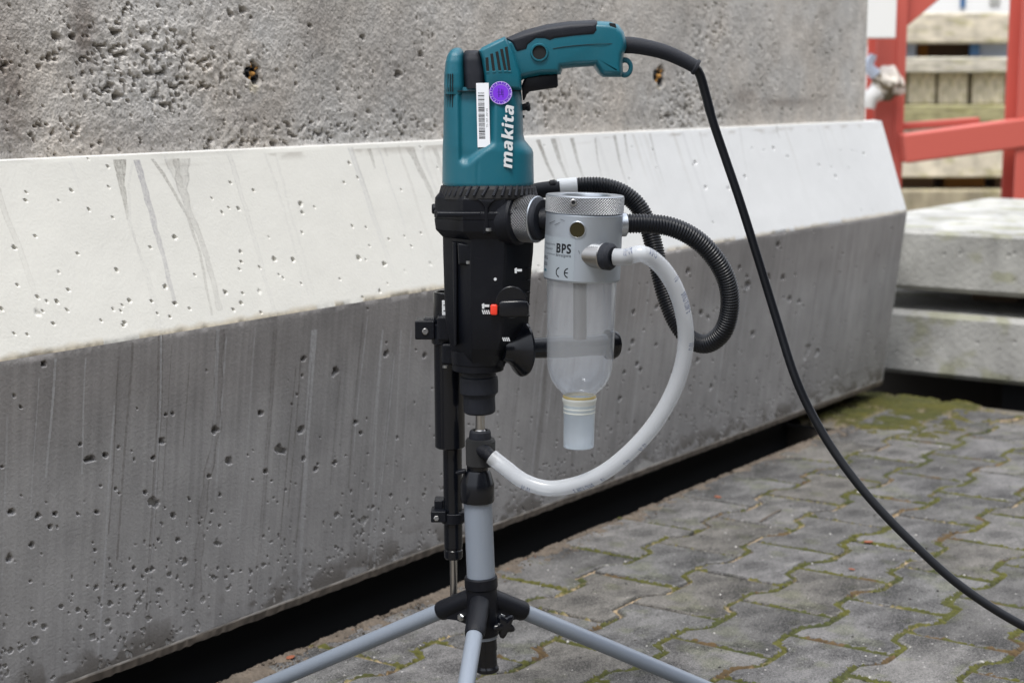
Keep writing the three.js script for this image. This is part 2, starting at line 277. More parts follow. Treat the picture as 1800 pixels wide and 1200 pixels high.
{ // white sloping face
  const f = new Face(PM, PT, A0, A_END, 4096); f.arris = 0; const R = rng(21), P = (x, y) => f.uv(x, y);
  f.each((k, u, v) => {
    const big = fbm(u * 4, v * 6, 51, 3), mid = fbm(u * 45, v * 45, 52, 3), gr = vnoise(u * 500, v * 500, 53);
    const L = 0.68 + 0.05 * (big - 0.5) + 0.03 * (mid - 0.5) + 0.02 * (gr - 0.5), cool = sstep(1.7, 2.7, u + 0.3 * (big - 0.5));
    const c = [L * mix(1.02, 0.99, cool), L, L * mix(0.92, 1.0, cool)];
    for (let q = 0; q < 3; q++) f.col[k * 3 + q] = c[q];
    f.fine[k] = 0.1 * (gr - 0.5) + 0.25 * (mid - 0.5); f.hgt[k] = (big - 0.5) * 0.002 + (fbm(u * 18, v * 18, 55, 2) - 0.5) * 0.0008;
    // chipped, ochre stained lower arris
    const e = 0.006 + 0.006 * vnoise(u * 60, 1, 58); if (v < e && fbm(u * 16, 2, 59, 2) > 0.4) f.tint(k, [0.52, 0.42, 0.26], 0.65 * (1 - v / e));
  });
  const C = (x, y) => [x / 2.307, 260 + y / 2.307];                 // notes taken from an enlargement
  const water = [0.3, 0.29, 0.29], grime = [0.17, 0.155, 0.13];
  const wet = (pts, w, str, col = water, edge = 0.35) => f.streak(pts.map(p => C(...p)), w, (k, a, t) => { const i = k % f.nx, j = k / f.nx | 0, g = vnoise(i * 0.5, j * 0.22, 63), g2 = hash(i, j, 64), rag = 0.72 + 0.5 * vnoise(i * 0.05 + 9, j * 0.06, 65); const e = Math.abs(a) / rag; if (e < 1) f.tint(k, col, clamp(0.85 * str * (1 - t * 0.5) * ((e > 0.72 ? 1 : edge) * (0.2 + 0.75 * g + 0.55 * g2)) * sstep(1, 0.86, e))); });
  wet([[482, 48], [490, 120], [505, 215], [516, 290]], t => mix(0.011, 0.0015, t ** 0.7), 0.95, grime, 0.8);
  wet([[516, 290], [555, 400], [592, 490], [625, 610], [652, 740]], 0.0022, 0.4);
  wet([[535, 60], [520, 150], [528, 300], [570, 460], [600, 560], [640, 735]], 0.0018, 0.45, water, 0.3);
  wet([[552, 48], [572, 110], [595, 200], [625, 310], [650, 400], [680, 520], [708, 632]], t => mix(0.0055, 0.0034, t), 0.85, [0.3, 0.29, 0.31], 0.9);
  wet([[615, 45], [665, 110], [705, 180], [765, 290], [808, 420], [835, 560], [860, 680]], t => mix(0.003, 0.002, t), 0.75, grime, 0.7);
  wet([[735, 45], [738, 110], [742, 170], [765, 250], [800, 335], [840, 450], [870, 560], [890, 660]], t => mix(0.0155, 0.0055, sstep(0, 0.35, t)), 0.7, [0.26, 0.245, 0.225], 0.6);
  wet([[690, 45], [715, 110], [740, 165]], t => mix(0.014, 0.003, t), 0.55, grime, 0.5);
  wet([[925, 25], [945, 70], [955, 110], [1000, 260], [1025, 350], [1060, 480], [1110, 660]], t => mix(0.0045, 0.003, t), 0.6, [0.34, 0.33, 0.33], 0.25);
  wet([[1070, 20], [1100, 95], [1145, 230], [1200, 430], [1250, 600]], 0.0022, 0.4, water, 0.35);
  wet([[1112, 20], [1150, 150], [1190, 310], [1235, 450], [1272, 600]], 0.0022, 0.35, water, 0.35);
  wet([[1495, 2], [1510, 40], [1520, 85]], t => mix(0.005, 0.002, t), 0.8, grime, 0.7);
  wet([[1560, 0], [1570, 35]], 0.003, 0.5, grime, 0.7);
  wet([[1660, 0], [1690, 60], [1725, 130], [1760, 210], [1800, 320]], t => mix(0.009, 0.002, t), 0.8, [0.24, 0.225, 0.2], 0.7);
  wet([[1710, 0], [1720, 50], [1750, 120], [1775, 200]], t => mix(0.004, 0.002, t), 0.6, water, 0.4);
  wet([[1760, 0], [1785, 70], [1830, 220]], t => mix(0.006, 0.002, t), 0.6, grime, 0.6);
  for (const [a, b, w, s] of [[[945, 246], [985, 335], 0.006, 0.75], [[972, 244], [1000, 320], 0.008, 0.65], [[1005, 243], [1030, 325], 0.006, 0.6], [[1046, 242], [1062, 330], 0.003, 0.5], [[1080, 238], [1104, 330], 0.005, 0.55], [[1098, 236], [1112, 300], 0.004, 0.5], [[1142, 234], [1170, 330], 0.003, 0.4], [[1230, 232], [1250, 300], 0.003, 0.25], [[1366, 222], [1372, 245], 0.004, 0.5], [[1300, 224], [1320, 330], 0.003, 0.2]])
    f.streak([a, [(a[0] + b[0]) / 2 - 2, (a[1] + b[1]) / 2], b], t => mix(w, w * 0.4, t), (k, q, t) => { if (Math.abs(q) < 1) f.tint(k, grime, clamp(s * (1 - t * 0.7) * (0.5 + vnoise((k % f.nx) * 0.5, (k / f.nx | 0) * 0.25, 63)))); });
  for (let i = 0; i < 34; i++) { const u0 = mix(0.95, 3.65, R()), w = mix(0.0012, 0.006, R() ** 2), l = mix(0.25, 1, R()) * f.len, st = mix(0.08, 0.3, R() ** 1.5), c0 = R() < 0.5 ? [0.42, 0.4, 0.36] : [0.4, 0.4, 0.41]; for (let q = 0; q < l / f.res; q++) { const v = f.len - 0.004 - q * f.res, t = q * f.res / l; f.stamp(u0 + 0.1 * (f.len - v) + 0.004 * (vnoise(v * 25, i, 97) - 0.5), v, w, f.res * 0.5, (k, a) => { const e = Math.abs(a) / w; if (e < 1) f.tint(k, c0, st * (1 - t) * (e > 0.7 ? 1 : 0.45) * (0.4 + vnoise((k % f.nx) * 0.4, v * 400, 98))); }); } }
  // the damp, grimy line just under the ledge
  f.each((k, u, v) => { const e = f.len - v; if (e < 0.02 && e > 0.006) { const t = sstep(0.5, 0.7, fbm(u * 22, v * 60, 66, 3)) * sstep(0.02, 0.007, e); if (t > 0) f.tint(k, [0.3, 0.27, 0.23], 0.5 * t); } });
  const big = [[708, 360, 9], [668, 563, 8], [912, 585, 7], [1112, 450, 9], [1188, 453, 8], [1218, 228, 8], [1226, 262, 5], [1455, 445, 10], [1558, 470, 8], [55, 405, 6], [3, 653, 6], [228, 624, 5], [502, 708, 6], [522, 618, 5], [788, 513, 5], [978, 630, 6], [967, 245, 5], [928, 243, 4], [900, 261, 4], [608, 402, 4], [472, 495, 5], [456, 283, 4], [286, 172, 4], [440, 157, 4], [68, 556, 5], [150, 607, 5], [270, 658, 5], [457, 653, 5], [614, 622, 5], [1051, 485, 5], [1540, 580, 5], [1428, 318, 5], [1484, 322, 5], [1415, 62, 5], [1394, 140, 4], [1450, 121, 4], [1028, 171, 5], [933, 140, 4], [708, 630, 7], [498, 720, 4], [273, 576, 4], [360, 251, 4], [104, 178, 3], [102, 215, 3], [238, 215, 3], [975, 420, 4], [977, 461, 4], [983, 590, 4], [943, 655, 5], [769, 652, 4], [185, 623, 4], [215, 712, 4], [54, 752, 4], [408, 702, 4], [688, 685, 4], [1148, 527, 4], [1225, 343, 4], [1640, 500, 4], [1668, 398, 4], [1708, 345, 4]];
  for (const [x, y, r] of big) { const [u, v] = P(...C(x, y)); f.pit(u, v, r * 0.00027, 0.02, x, 1.2); }
  for (const [x, y, r] of [[1050, 580, 9], [150, 672, 12], [1746, 468, 10]]) { const [u, v] = P(...C(x, y)); f.pit(u, v, r * 0.0003, 0.0015, x, 1); }
  for (const [x, y] of [[1385, 275], [1360, 260], [1520, 270], [1440, 290], [1280, 330], [1470, 310], [1310, 310], [1222, 285], [1240, 330]]) { const [u, v] = P(x, y); f.pit(u, v, 0.003, 0.012, x, 1.1); }
  for (let i = 0; i < 90; i++) f.pit(mix(f.a0, f.a1, R()), (R() ** 1.5) * f.len, mix(0.0008, 0.0012, R() ** 2), 0.009, i, mix(0.8, 1.3, R()));
  const [g, m] = f.build(0.00155, 0.00155, 0.0012, 0.72);
  part(wall, 'sloping_face', g, m, 'smooth whitish sloping face with dark runoff streaks');
}
{ // lower face, leaning back in under the slope
  const f = new Face(PB, PM, A0, A_END, 4096); f.arris = f.len; const R = rng(31), P = (x, y) => f.uv(x, y);
  const C = (x, y) => [x / 1.936, 580 + y / 1.936];
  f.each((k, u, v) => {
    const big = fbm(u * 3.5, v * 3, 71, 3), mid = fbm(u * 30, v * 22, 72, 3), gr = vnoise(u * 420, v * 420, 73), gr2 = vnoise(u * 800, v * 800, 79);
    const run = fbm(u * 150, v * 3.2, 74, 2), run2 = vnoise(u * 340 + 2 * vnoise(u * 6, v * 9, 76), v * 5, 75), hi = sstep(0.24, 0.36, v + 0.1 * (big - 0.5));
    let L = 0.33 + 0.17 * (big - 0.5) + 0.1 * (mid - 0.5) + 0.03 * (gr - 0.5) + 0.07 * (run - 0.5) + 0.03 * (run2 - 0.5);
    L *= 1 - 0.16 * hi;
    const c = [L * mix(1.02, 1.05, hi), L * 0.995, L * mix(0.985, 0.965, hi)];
    for (let q = 0; q < 3; q++) f.col[k * 3 + q] = c[q];
    // small open pores, thicker towards the bottom
    const low = sstep(0.3, 0.02, v), sp = vnoise(u * 430, v * 260, 81) * 0.55 + vnoise(u * 210, v * 120, 82) * 0.45, thr = mix(0.95, 0.785, low) - 0.1 * (fbm(u * 9, v * 6, 83, 2) - 0.5);
    const s = sstep(thr, thr + 0.05, sp);
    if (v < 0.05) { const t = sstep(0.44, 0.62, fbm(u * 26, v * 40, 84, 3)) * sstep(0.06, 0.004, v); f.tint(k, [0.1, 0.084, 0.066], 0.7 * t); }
    f.fine[k] = 0.2 * (gr - 0.5) + 0.12 * (gr2 - 0.5) + 0.2 * (run - 0.5) - 0.2 * s; f.hgt[k] = (big - 0.5) * 0.002 + (fbm(u * 20, v * 8, 85, 2) - 0.5) * 0.0012 - 0.0045 * s;
  });
  const run = (pts, w, col, str, hollow = 1, enlarged = true) => f.streak(enlarged ? pts.map(p => C(...p)) : pts, w, (k, a, t) => { const e = Math.abs(a), i = k % f.nx, j = k / f.nx | 0; if (e < 1) f.tint(k, col, clamp(str * (e > 0.7 ? 1 : hollow) * (0.4 + 1.1 * vnoise(i * 0.4, j * 0.3, 91)) * (1 - 0.5 * t))); });
  const dk = [0.12, 0.105, 0.095], lt = [0.46, 0.46, 0.47];
  run([[545, 0], [541, 300], [522, 600], [500, 950], [498, 1090]], 0.004, dk, 0.7, 0.35); run([[548, 0], [544, 300], [526, 600], [504, 950]], 0.0016, lt, 0.6);
  run([[748, 0], [737, 350], [700, 520], [685, 640], [668, 900]], t => 0.007 + 0.002 * Math.sin(t * 40), dk, 0.6, 0.45); run([[740, 0], [728, 350], [710, 470]], 0.003, lt, 0.45);
  run([[935, 0], [922, 250], [905, 480], [880, 760], [850, 970]], 0.0033, dk, 0.6, 0.4); run([[1068, 0], [1052, 240], [1040, 480], [1020, 800], [1015, 920]], t => mix(0.006, 0.003, t), lt, 0.6);
  run([[1302, 0], [1282, 280], [1272, 560], [1250, 800]], 0.002, lt, 0.6); run([[1365, 0], [1350, 330], [1330, 560]], 0.0014, lt, 0.5); run([[1400, 0], [1385, 250], [1370, 500]], 0.0013, lt, 0.4);
  run([[960, 640], [955, 720], [945, 800], [935, 900]], 0.005, dk, 0.55, 0.6, false); run([[1172, 470], [1168, 600], [1160, 660]], 0.004, dk, 0.5, 0.6, false); run([[1010, 720], [1004, 850]], 0.003, dk, 0.4, 1, false); run([[1240, 440], [1225, 600], [1215, 720]], 0.004, [0.24, 0.23, 0.22], 0.4, 1, false);
  for (let i = 0; i < 70; i++) { const u = mix(0.9, 3.7, R()), v0 = f.len * mix(0.75, 1, R()), l = mix(0.1, 0.33, R()); const w = mix(0.0007, 0.0018, R()), col = R() < 0.55 ? lt : dk, st = mix(0.2, 0.5, R()); for (let q = 0; q < l / f.res; q++) { const v = v0 - q * f.res, uu = u + 0.006 * (vnoise(v * 8, i, 95) - 0.5) - 0.03 * (f.len - v); f.stamp(uu, v, w, f.res * 0.5, (k, a) => { if (Math.abs(a) < w) f.tint(k, col, st * (0.5 + vnoise(q * 0.08, i, 96)) * 0.5); }); } }
  const pits = [[148, 115, 10], [1032, 97, 8], [1143, 140, 13], [1315, 80, 8], [1445, 87, 7], [563, 288, 5], [586, 284, 6], [888, 282, 9], [730, 342, 13], [549, 376, 10], [1024, 340, 11], [1210, 313, 8], [1228, 350, 6], [273, 388, 5], [295, 442, 11], [315, 436, 9], [358, 427, 9], [520, 435, 7], [778, 445, 11], [948, 404, 12], [962, 412, 10], [1033, 437, 6], [1075, 473, 8], [1139, 452, 8], [905, 481, 7], [710, 496, 6], [391, 540, 5], [747, 560, 5], [492, 552, 6], [515, 585, 12], [530, 592, 11], [34, 617, 12], [128, 632, 10], [187, 625, 7], [327, 620, 7], [169, 669, 7], [264, 626, 4], [587, 630, 9], [1145, 628, 7], [1236, 646, 10], [1269, 602, 6], [1330, 562, 5], [1305, 683, 5], [106, 730, 9], [29, 775, 13], [604, 713, 7], [741, 725, 6], [538, 712, 5], [322, 750, 5], [628, 786, 10], [575, 832, 7], [516, 812, 8], [500, 818, 6], [454, 811, 5], [395, 876, 7], [420, 873, 6], [326, 875, 7], [537, 887, 7], [264, 953, 8], [292, 957, 5], [372, 932, 9], [206, 942, 6], [364, 992, 8], [147, 1010, 8], [116, 1053, 11], [315, 1043, 9], [35, 1090, 9], [15, 1143, 7], [505, 983, 8], [433, 969, 5], [690, 920, 7], [724, 842, 5], [895, 800, 7], [1370, 637, 5], [1200, 636, 5]].map(([x, y, r]) => [...C(x, y), r / 1.936])
    .concat([[1030, 590, 10], [1110, 830, 9], [1150, 855, 8], [850, 795, 9], [712, 830, 9], [845, 1020, 6], [708, 1000, 9], [755, 1165, 8], [690, 1050, 5], [1380, 665, 10], [1090, 1110, 7], [660, 1180, 7], [1380, 620, 6]].map(([x, y, r]) => [900 + x / 3.333, 300 + y / 3.333, r / 3.0]))
    .concat([[1368, 430, 3.5], [1350, 487, 4], [1315, 500, 4.5], [1377, 487, 3], [1388, 525, 3.5], [1360, 545, 2.5], [1420, 614, 4.5], [1418, 622, 4], [1436, 620, 4], [1324, 587, 3.5], [1405, 530, 2.5], [1470, 660, 3], [1300, 470, 3], [1290, 520, 3], [1250, 680, 3], [1120, 640, 3], [1090, 700, 3]]);
  for (const [x, y, r] of pits) { const [u, v] = P(x, y), e = P(x + 1, y)[0] - u; f.pit(u, v, r * Math.max(0.0005, e * 0.72), 0.03, Math.round(x * 7), 1.2); }
  for (let i = 0; i < 420; i++) f.pit(mix(f.a0, f.a1, R()), (R() ** 1.9) * f.len, mix(0.0009, 0.0022, R() ** 2.5), 0.012, i, mix(0.8, 1.4, R()));
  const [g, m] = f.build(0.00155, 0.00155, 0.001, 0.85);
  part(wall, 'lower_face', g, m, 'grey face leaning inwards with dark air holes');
}
{ // the body behind the faces: ledge, end, chamfered underside, top
  const conc = new THREE.MeshStandardMaterial({ roughness: 0.9 });
  const N = 256, d = new Uint8Array(N * N * 4), b = new Uint8Array(N * N * 4); for (let j = 0; j < N; j++) for (let i = 0; i < N; i++) { const L = 0.38 + 0.16 * (fbm(i / 40, j / 40, 101, 4) - 0.5) + 0.05 * (hash(i, j, 5) - 0.5), k = (j * N + i) * 4; d[k] = toS(L * 1.0); d[k + 1] = toS(L * 0.985); d[k + 2] = toS(L * 0.96); d[k + 3] = 255; b[k] = b[k + 1] = b[k + 2] = 255 * fbm(i / 6, j / 6, 102, 3); b[k + 3] = 255; }
  conc.map = dataTex(N, N, d, true); conc.bumpMap = dataTex(N, N, b); conc.bumpScale = 0.002; conc.map.repeat.set(2, 2);
  const prism = (poly, a, c) => { // poly: [perp, height] in turn
    const pos = [], uv = [], tri = (p, q, r) => { for (const [w, s] of [[p, 0], [q, 1], [r, 2]]) { pos.push(w.x, w.y, w.z); uv.push(alongOf(w) + perpOf(w), w.y + perpOf(w)); } };
    const lo = poly.map(([p, h]) => at(a, p, h)), hi = poly.map(([p, h]) => at(c, p, h)), n = poly.length;
    for (let i = 0; i < n; i++) { const j = (i + 1) % n; tri(lo[i], lo[j], hi[i]); tri(lo[j], hi[j], hi[i]); }
    for (let i = 1; i < n - 1; i++) { tri(hi[0], hi[i], hi[i + 1]); tri(lo[0], lo[i + 1], lo[i]); }
    const g = new THREE.BufferGeometry(); g.setAttribute('position', new THREE.Float32BufferAttribute(pos, 3)); g.setAttribute('uv', new THREE.Float32BufferAttribute(uv, 2)); g.computeVertexNormals(); return g;
  };
  globalThis.__prism = prism; globalThis.__conc = conc;
  const e = 0.0125, back = PT[0] - 0.2;
  part(wall, 'plinth_body', prism([[PB[0], PB[1]], [PM[0] - e, PM[1]], [PT[0] - e, PT[1] - 0.004], [back, PT[1] - 0.004], [back, 0.02], [PB[0] - 0.03, 0.028]].map(([p, h], i) => i === 0 ? [p - 0.0004, h - 0.0008] : [p, h]), A0, A_END - 0.001), conc);
  part(wall, 'end_face', prism([[PB[0], PB[1]], PM, PT, [back, PT[1]], [back, 0.02], [PB[0] - 0.03, 0.028]], A_END - 0.001, A_END + 0.001), conc);
  part(wall, 'ledge', prism([[PT[0] - 0.002, PT[1] - 0.0005], [P_UP - 0.004, PT[1] + 0.002], [P_UP - 0.004, PT[1] - 0.003], [PT[0] - 0.002, PT[1] - 0.0035]], A0, A_END - 0.002), new THREE.MeshStandardMaterial({ color: lin(0.62, 0.61, 0.58), roughness: 0.85, bumpMap: conc.bumpMap, bumpScale: 0.002 }));
  part(wall, 'wall_core', prism([[P_UP - 0.035, PT[1] - 0.002], [P_UP - 0.035, 1.418], [P_UP - 0.19, 1.418], [P_UP - 0.19, PT[1] - 0.002]], A0, A_UP), conc);
  part(wall, 'wall_end', prism([[P_UP, PT[1]], [P_UP, 1.42], [P_UP - 0.19, 1.42], [P_UP - 0.19, PT[1]]], A_UP - 0.001, A_UP + 0.001), conc);
  part(wall, 'wall_top', prism([[P_UP, 1.419], [P_UP, 1.425], [P_UP - 0.19, 1.425], [P_UP - 0.19, 1.419]], A0, A_UP), conc);
  // spalled chamfer along the bottom edge, brown bounce light put into its colour
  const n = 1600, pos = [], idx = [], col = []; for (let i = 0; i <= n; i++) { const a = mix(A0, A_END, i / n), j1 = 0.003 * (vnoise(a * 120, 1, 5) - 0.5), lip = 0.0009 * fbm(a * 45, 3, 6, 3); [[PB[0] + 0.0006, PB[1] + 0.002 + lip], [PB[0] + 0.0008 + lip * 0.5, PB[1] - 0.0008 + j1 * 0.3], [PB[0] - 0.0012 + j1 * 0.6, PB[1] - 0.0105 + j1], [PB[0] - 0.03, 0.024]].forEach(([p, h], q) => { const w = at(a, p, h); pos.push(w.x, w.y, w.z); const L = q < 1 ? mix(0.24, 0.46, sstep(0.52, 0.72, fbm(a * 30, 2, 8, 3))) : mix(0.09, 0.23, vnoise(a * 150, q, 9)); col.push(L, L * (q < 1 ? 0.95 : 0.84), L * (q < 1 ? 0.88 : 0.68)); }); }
  for (let i = 0; i < n; i++) for (let q = 0; q < 3; q++) { const a = i * 4 + q; idx.push(a, a + 1, a + 4, a + 1, a + 5, a + 4); }
  const g = new THREE.BufferGeometry(); g.setAttribute('position', new THREE.Float32BufferAttribute(pos, 3)); g.setAttribute('color', new THREE.Float32BufferAttribute(col, 3)); g.setIndex(idx); g.computeVertexNormals();
  part(wall, 'bottom_chamfer', crease(g, 0.3), new THREE.MeshStandardMaterial({ vertexColors: true, roughness: 0.95, side: THREE.DoubleSide }), 'spalled brownish edge along the bottom');
}

// ---------------------------------------------------------------- ground: paving, joints, trench
const PV = 0.7450 / 0.75, ROW = 0.128 * PV, LONG = 0.2, Z0P = -1.3135 * PV, STEP0 = 2.479 * PV;
const EDGE = perpOf(onH(1194, 866, 0)), A_TR = alongOf(onH(1498, 752, 0)), A_SL = alongOf(onH(1560, 692, 0));
const TURN = Math.PI / 2 - AZ;
{
  const bedMap = (() => { const N = 512, d = new Uint8Array(N * N * 4); for (let j = 0; j < N; j++) for (let i = 0; i < N; i++) { const k = (j * N + i) * 4, L = 0.13 + 0.1 * (fbm(i / 30, j / 30, 201, 4) - 0.5) + 0.08 * (hash(i, j, 7) - 0.5); d[k] = toS(L * 1.12); d[k + 1] = toS(L); d[k + 2] = toS(L * 0.8); d[k + 3] = 255; } return dataTex(N, N, d, true); })();
  const ground = structure('ground');
  const sh = new THREE.Shape([[-60, 60], [60, 60], [60, -60], [-60, -60]].map(([a, b]) => new THREE.Vector2(a, b)));
  const hole = pts => sh.holes.push(new THREE.Path(pts.map(([a, p]) => new THREE.Vector2(a, -p))));
  hole([[-2, EDGE], [A_TR, EDGE], [A_TR, -1.8], [-2, -1.8]]); hole([[A_SL, -1.85], [A_SL, 2.5], [A_SL + 0.4, 2.5], [A_SL + 0.4, -1.85]]);
  const g = new THREE.ShapeGeometry(sh); g.rotateX(-Math.PI / 2); g.rotateY(TURN); g.translate(0, -0.0072, 0);
  bedMap.repeat.set(2, 2);
  const bed = new THREE.MeshStandardMaterial({ map: bedMap, roughness: 0.97 });
  part(ground, 'sand_bed', g, bed);
  const soil = new THREE.MeshStandardMaterial({ color: lin(0.04, 0.034, 0.028), roughness: 1 });
  const trench = (a0, a1, p0, p1) => { const q = [[at(a0, p0, -0.3), at(a1, p0, -0.3), at(a1, p1, -0.3), at(a0, p1, -0.3)], [at(a0, p1, -0.3), at(a1, p1, -0.3), at(a1, p1, -0.013), at(a0, p1, -0.013)], [at(a0, p0, -0.3), at(a1, p0, -0.3), at(a1, p0, -0.013), at(a0, p0, -0.013)], [at(a1, p0, -0.3), at(a1, p1, -0.3), at(a1, p1, -0.013), at(a1, p0, -0.013)], [at(a0, p0, -0.3), at(a0, p1, -0.3), at(a0, p1, -0.013), at(a0, p0, -0.013)]]; return q.map(([a, b, c, d]) => { const g = new THREE.BufferGeometry(); g.setAttribute('position', new THREE.Float32BufferAttribute([a, b, c, a, c, d].flatMap(v => [v.x, v.y, v.z]), 3)); g.computeVertexNormals(); return g; }); };
  soil.side = THREE.DoubleSide;
  part(ground, 'trench', [...trench(-2, A_TR, -1.8, EDGE), ...trench(A_SL, A_SL + 0.4, -1.85, 2.5)], soil, 'dark earth slot left open between paving and concrete');
}
const gapBlack = mat(0.012, 0.013, 0.015, 0.7);  // near-black colour deepens the shade in the gaps under wall and slabs
part(wall, 'footing', __prism([[PB[0] - 0.075, -0.299], [PB[0] - 0.075, 0.026], [PB[0] - 0.17, 0.0195], [PB[0] - 0.17, -0.299]], A0, A_END - 0.08), gapBlack);

const zig = t => { t = ((t % LONG) + LONG) % LONG; const A = 0.0125; if (t < 0.009) return mix(0, -A, t / 0.009); if (t < 0.08) return -A; if (t < 0.12) return mix(-A, A, sstep(0, 1, (t - 0.08) / 0.04)); if (t < 0.191) return A; return mix(A, 0, (t - 0.191) / 0.009); };
const T_CROSS = 0.05;
const pavement = structure('pavement'); pavement.rotation.y = TURN; baseOf.set(pavement, V(0, 0, 0));
const used = [];
{
  const outline = (straight, seed = 0) => {
    const up = [], lo = [];
    for (let i = 0; i <= 40; i++) { const x = i / 40 * LONG; up.push([x, straight ?? zig(x + T_CROSS)]); lo.push([x, ROW + zig(x + T_CROSS - 0.1)]); }
    const keep = l => l.filter((p, i) => i % 2 === 0 || Math.abs((l[i + 1][1] - p[1]) - (p[1] - l[i - 1][1])) > 4e-4).map(([x, y]) => [x + 0.0012 * (hash(Math.round(x * 1e4), Math.round(y * 1e4), seed) - 0.5), y + 0.0009 * (fbm(x * 60, y * 60, seed, 2) - 0.5)]);
    const pts = [...keep(up), ...keep(lo).reverse()];
    const s = new THREE.Shape(pts.map(([x, p]) => new THREE.Vector2(x - LONG / 2, -(p - ROW / 2))));
    const g = new THREE.ExtrudeGeometry(s, { depth: 0.03, bevelEnabled: true, bevelThickness: 0.0034, bevelSize: 0.004, bevelOffset: -0.0078, bevelSegments: 3 });
    g.rotateX(-Math.PI / 2); g.translate(0, -0.0332, 0); return crease(g, 0.7);
  };
  const stones = [1, 2, 3, 4, 5].map(q => outline(undefined, q)), border = outline(EDGE - (Z0P - ROW) + 0.006, 7);
  // worn concrete stone: grey cement with exposed light and dark grains, stains
  const maps = Array.from({ length: 5 }, (_, v) => {
    const N = 512, d = new Uint8Array(N * N * 4), b = new Uint8Array(N * N * 4), R = rng(300 + v), hgt = new Float32Array(N * N), col = new Float32Array(N * N * 3);
    for (let j = 0; j < N; j++) for (let i = 0; i < N; i++) { const k = j * N + i, big = fbm(i / 110 + v * 9, j / 110, 310 + v, 4), st = fbm(i / 60, j / 25 + v, 330 + v, 3), g1 = vnoise(i / 2.1, j / 2.1, 340 + v), g2 = hash(i, j, 350 + v); let L = 0.098 + 0.15 * (big - 0.5) + 0.08 * (st - 0.5) + 0.14 * (g1 - 0.5) + 0.09 * (g2 - 0.5); const gr = sstep(0.55, 0.75, fbm(i / 80 + 4, j / 80, 360 + v, 3)); col[k * 3] = L * mix(1.01, 0.94, gr); col[k * 3 + 1] = L * mix(0.985, 0.95, gr); col[k * 3 + 2] = L * mix(0.965, 0.78, gr); hgt[k] = 0.5 + 0.35 * (g1 - 0.5) + 0.3 * (big - 0.5) + 0.12 * (g2 - 0.5); }
    for (let q = 0; q < 420; q++) { const cx = R() * N, cy = R() * N, r = mix(0.9, 3.6, R() ** 3), li = R() < 0.55 ? mix(0.22, 0.5, R() ** 2) : mix(0.03, 0.08, R()); for (let y = -5; y <= 5; y++) for (let x = -5; x <= 5; x++) if (Math.hypot(x, y * 1.15) < r) { const k = ((Math.floor(cy + y) + N) % N) * N + (Math.floor(cx + x) + N) % N; for (let c = 0; c < 3; c++) col[k * 3 + c] = mix(col[k * 3 + c], li * [1, 0.98, 0.95][c], 0.75); hgt[k] += li > 0.3 ? 0.12 : -0.3; } }
    for (let k = 0; k < N * N; k++) { for (let c = 0; c < 3; c++) d[k * 4 + c] = toS(col[k * 3 + c]); d[k * 4 + 3] = 255; b[k * 4] = b[k * 4 + 1] = b[k * 4 + 2] = clamp(hgt[k]) * 255; b[k * 4 + 3] = 255; }
    const map = dataTex(N, N, d, true), bm = dataTex(N, N, b); for (const t of [map, bm]) { t.repeat.set(1 / 0.27, 1 / 0.27); t.offset.set(0.5, 0.5); } return [map, bm];
  });
  const tints = [[1, 1, 1], [0.86, 0.85, 0.84], [1.12, 1.1, 1.08], [0.98, 0.94, 0.87], [0.78, 0.77, 0.76], [1.05, 1.04, 1.05]];
  const mats = []; for (const [m, b] of maps) for (const t of tints) mats.push(new THREE.MeshStandardMaterial({ color: lin(...t), map: m, bumpMap: b, bumpScale: 0.0022, roughness: 0.9 }));
  const R = rng(5), list = [];
  for (let row = -1; row < 14; row++) for (let q = -16; q < 22; q++) {
    const a = STEP0 + (((row + 40) % 2) ? 0.1 : 0) + T_CROSS + q * LONG + LONG / 2, p = Z0P + row * ROW + ROW / 2;
    const w = at(a, p, 0), s = w.clone().project(camera), px = (s.x * 0.5 + 0.5) * 1800, py = (0.5 - s.y * 0.5) * 1200;
    if (w.z > -0.6 || px < -150 || px > 2250 || py > 1420) continue;
    if (a > A_SL - 0.1 || (row === -1 && a + 0.1 > A_TR + 0.02 && a > A_TR + 0.4)) continue;
    list.push([a, p, row, Math.hypot(px - 1100, py - 900)]);
  }
  list.sort((x, y) => x[3] - y[3]);
  list.slice(0, 298).forEach(([a, p, row], i) => {
    const m = shade(new THREE.Mesh(row === -1 ? border : stones[Math.floor(R() * 5)], mats[Math.floor(R() * mats.length)])); m.name = i ? `paver_${String(i).padStart(3, '0')}` : 'paver';
    m.position.set(a, (R() - 0.5) * 0.0026, p); m.rotation.set((R() - 0.5) * 0.009, 0, (R() - 0.5) * 0.007); if (row !== -1 && R() < 0.5) { m.rotation.y = Math.PI; }
    pavement.add(m); used.push([a, p, row]);
  });
}
const mossy = new THREE.MeshStandardMaterial({ vertexColors: true, roughness: 1, side: THREE.DoubleSide });
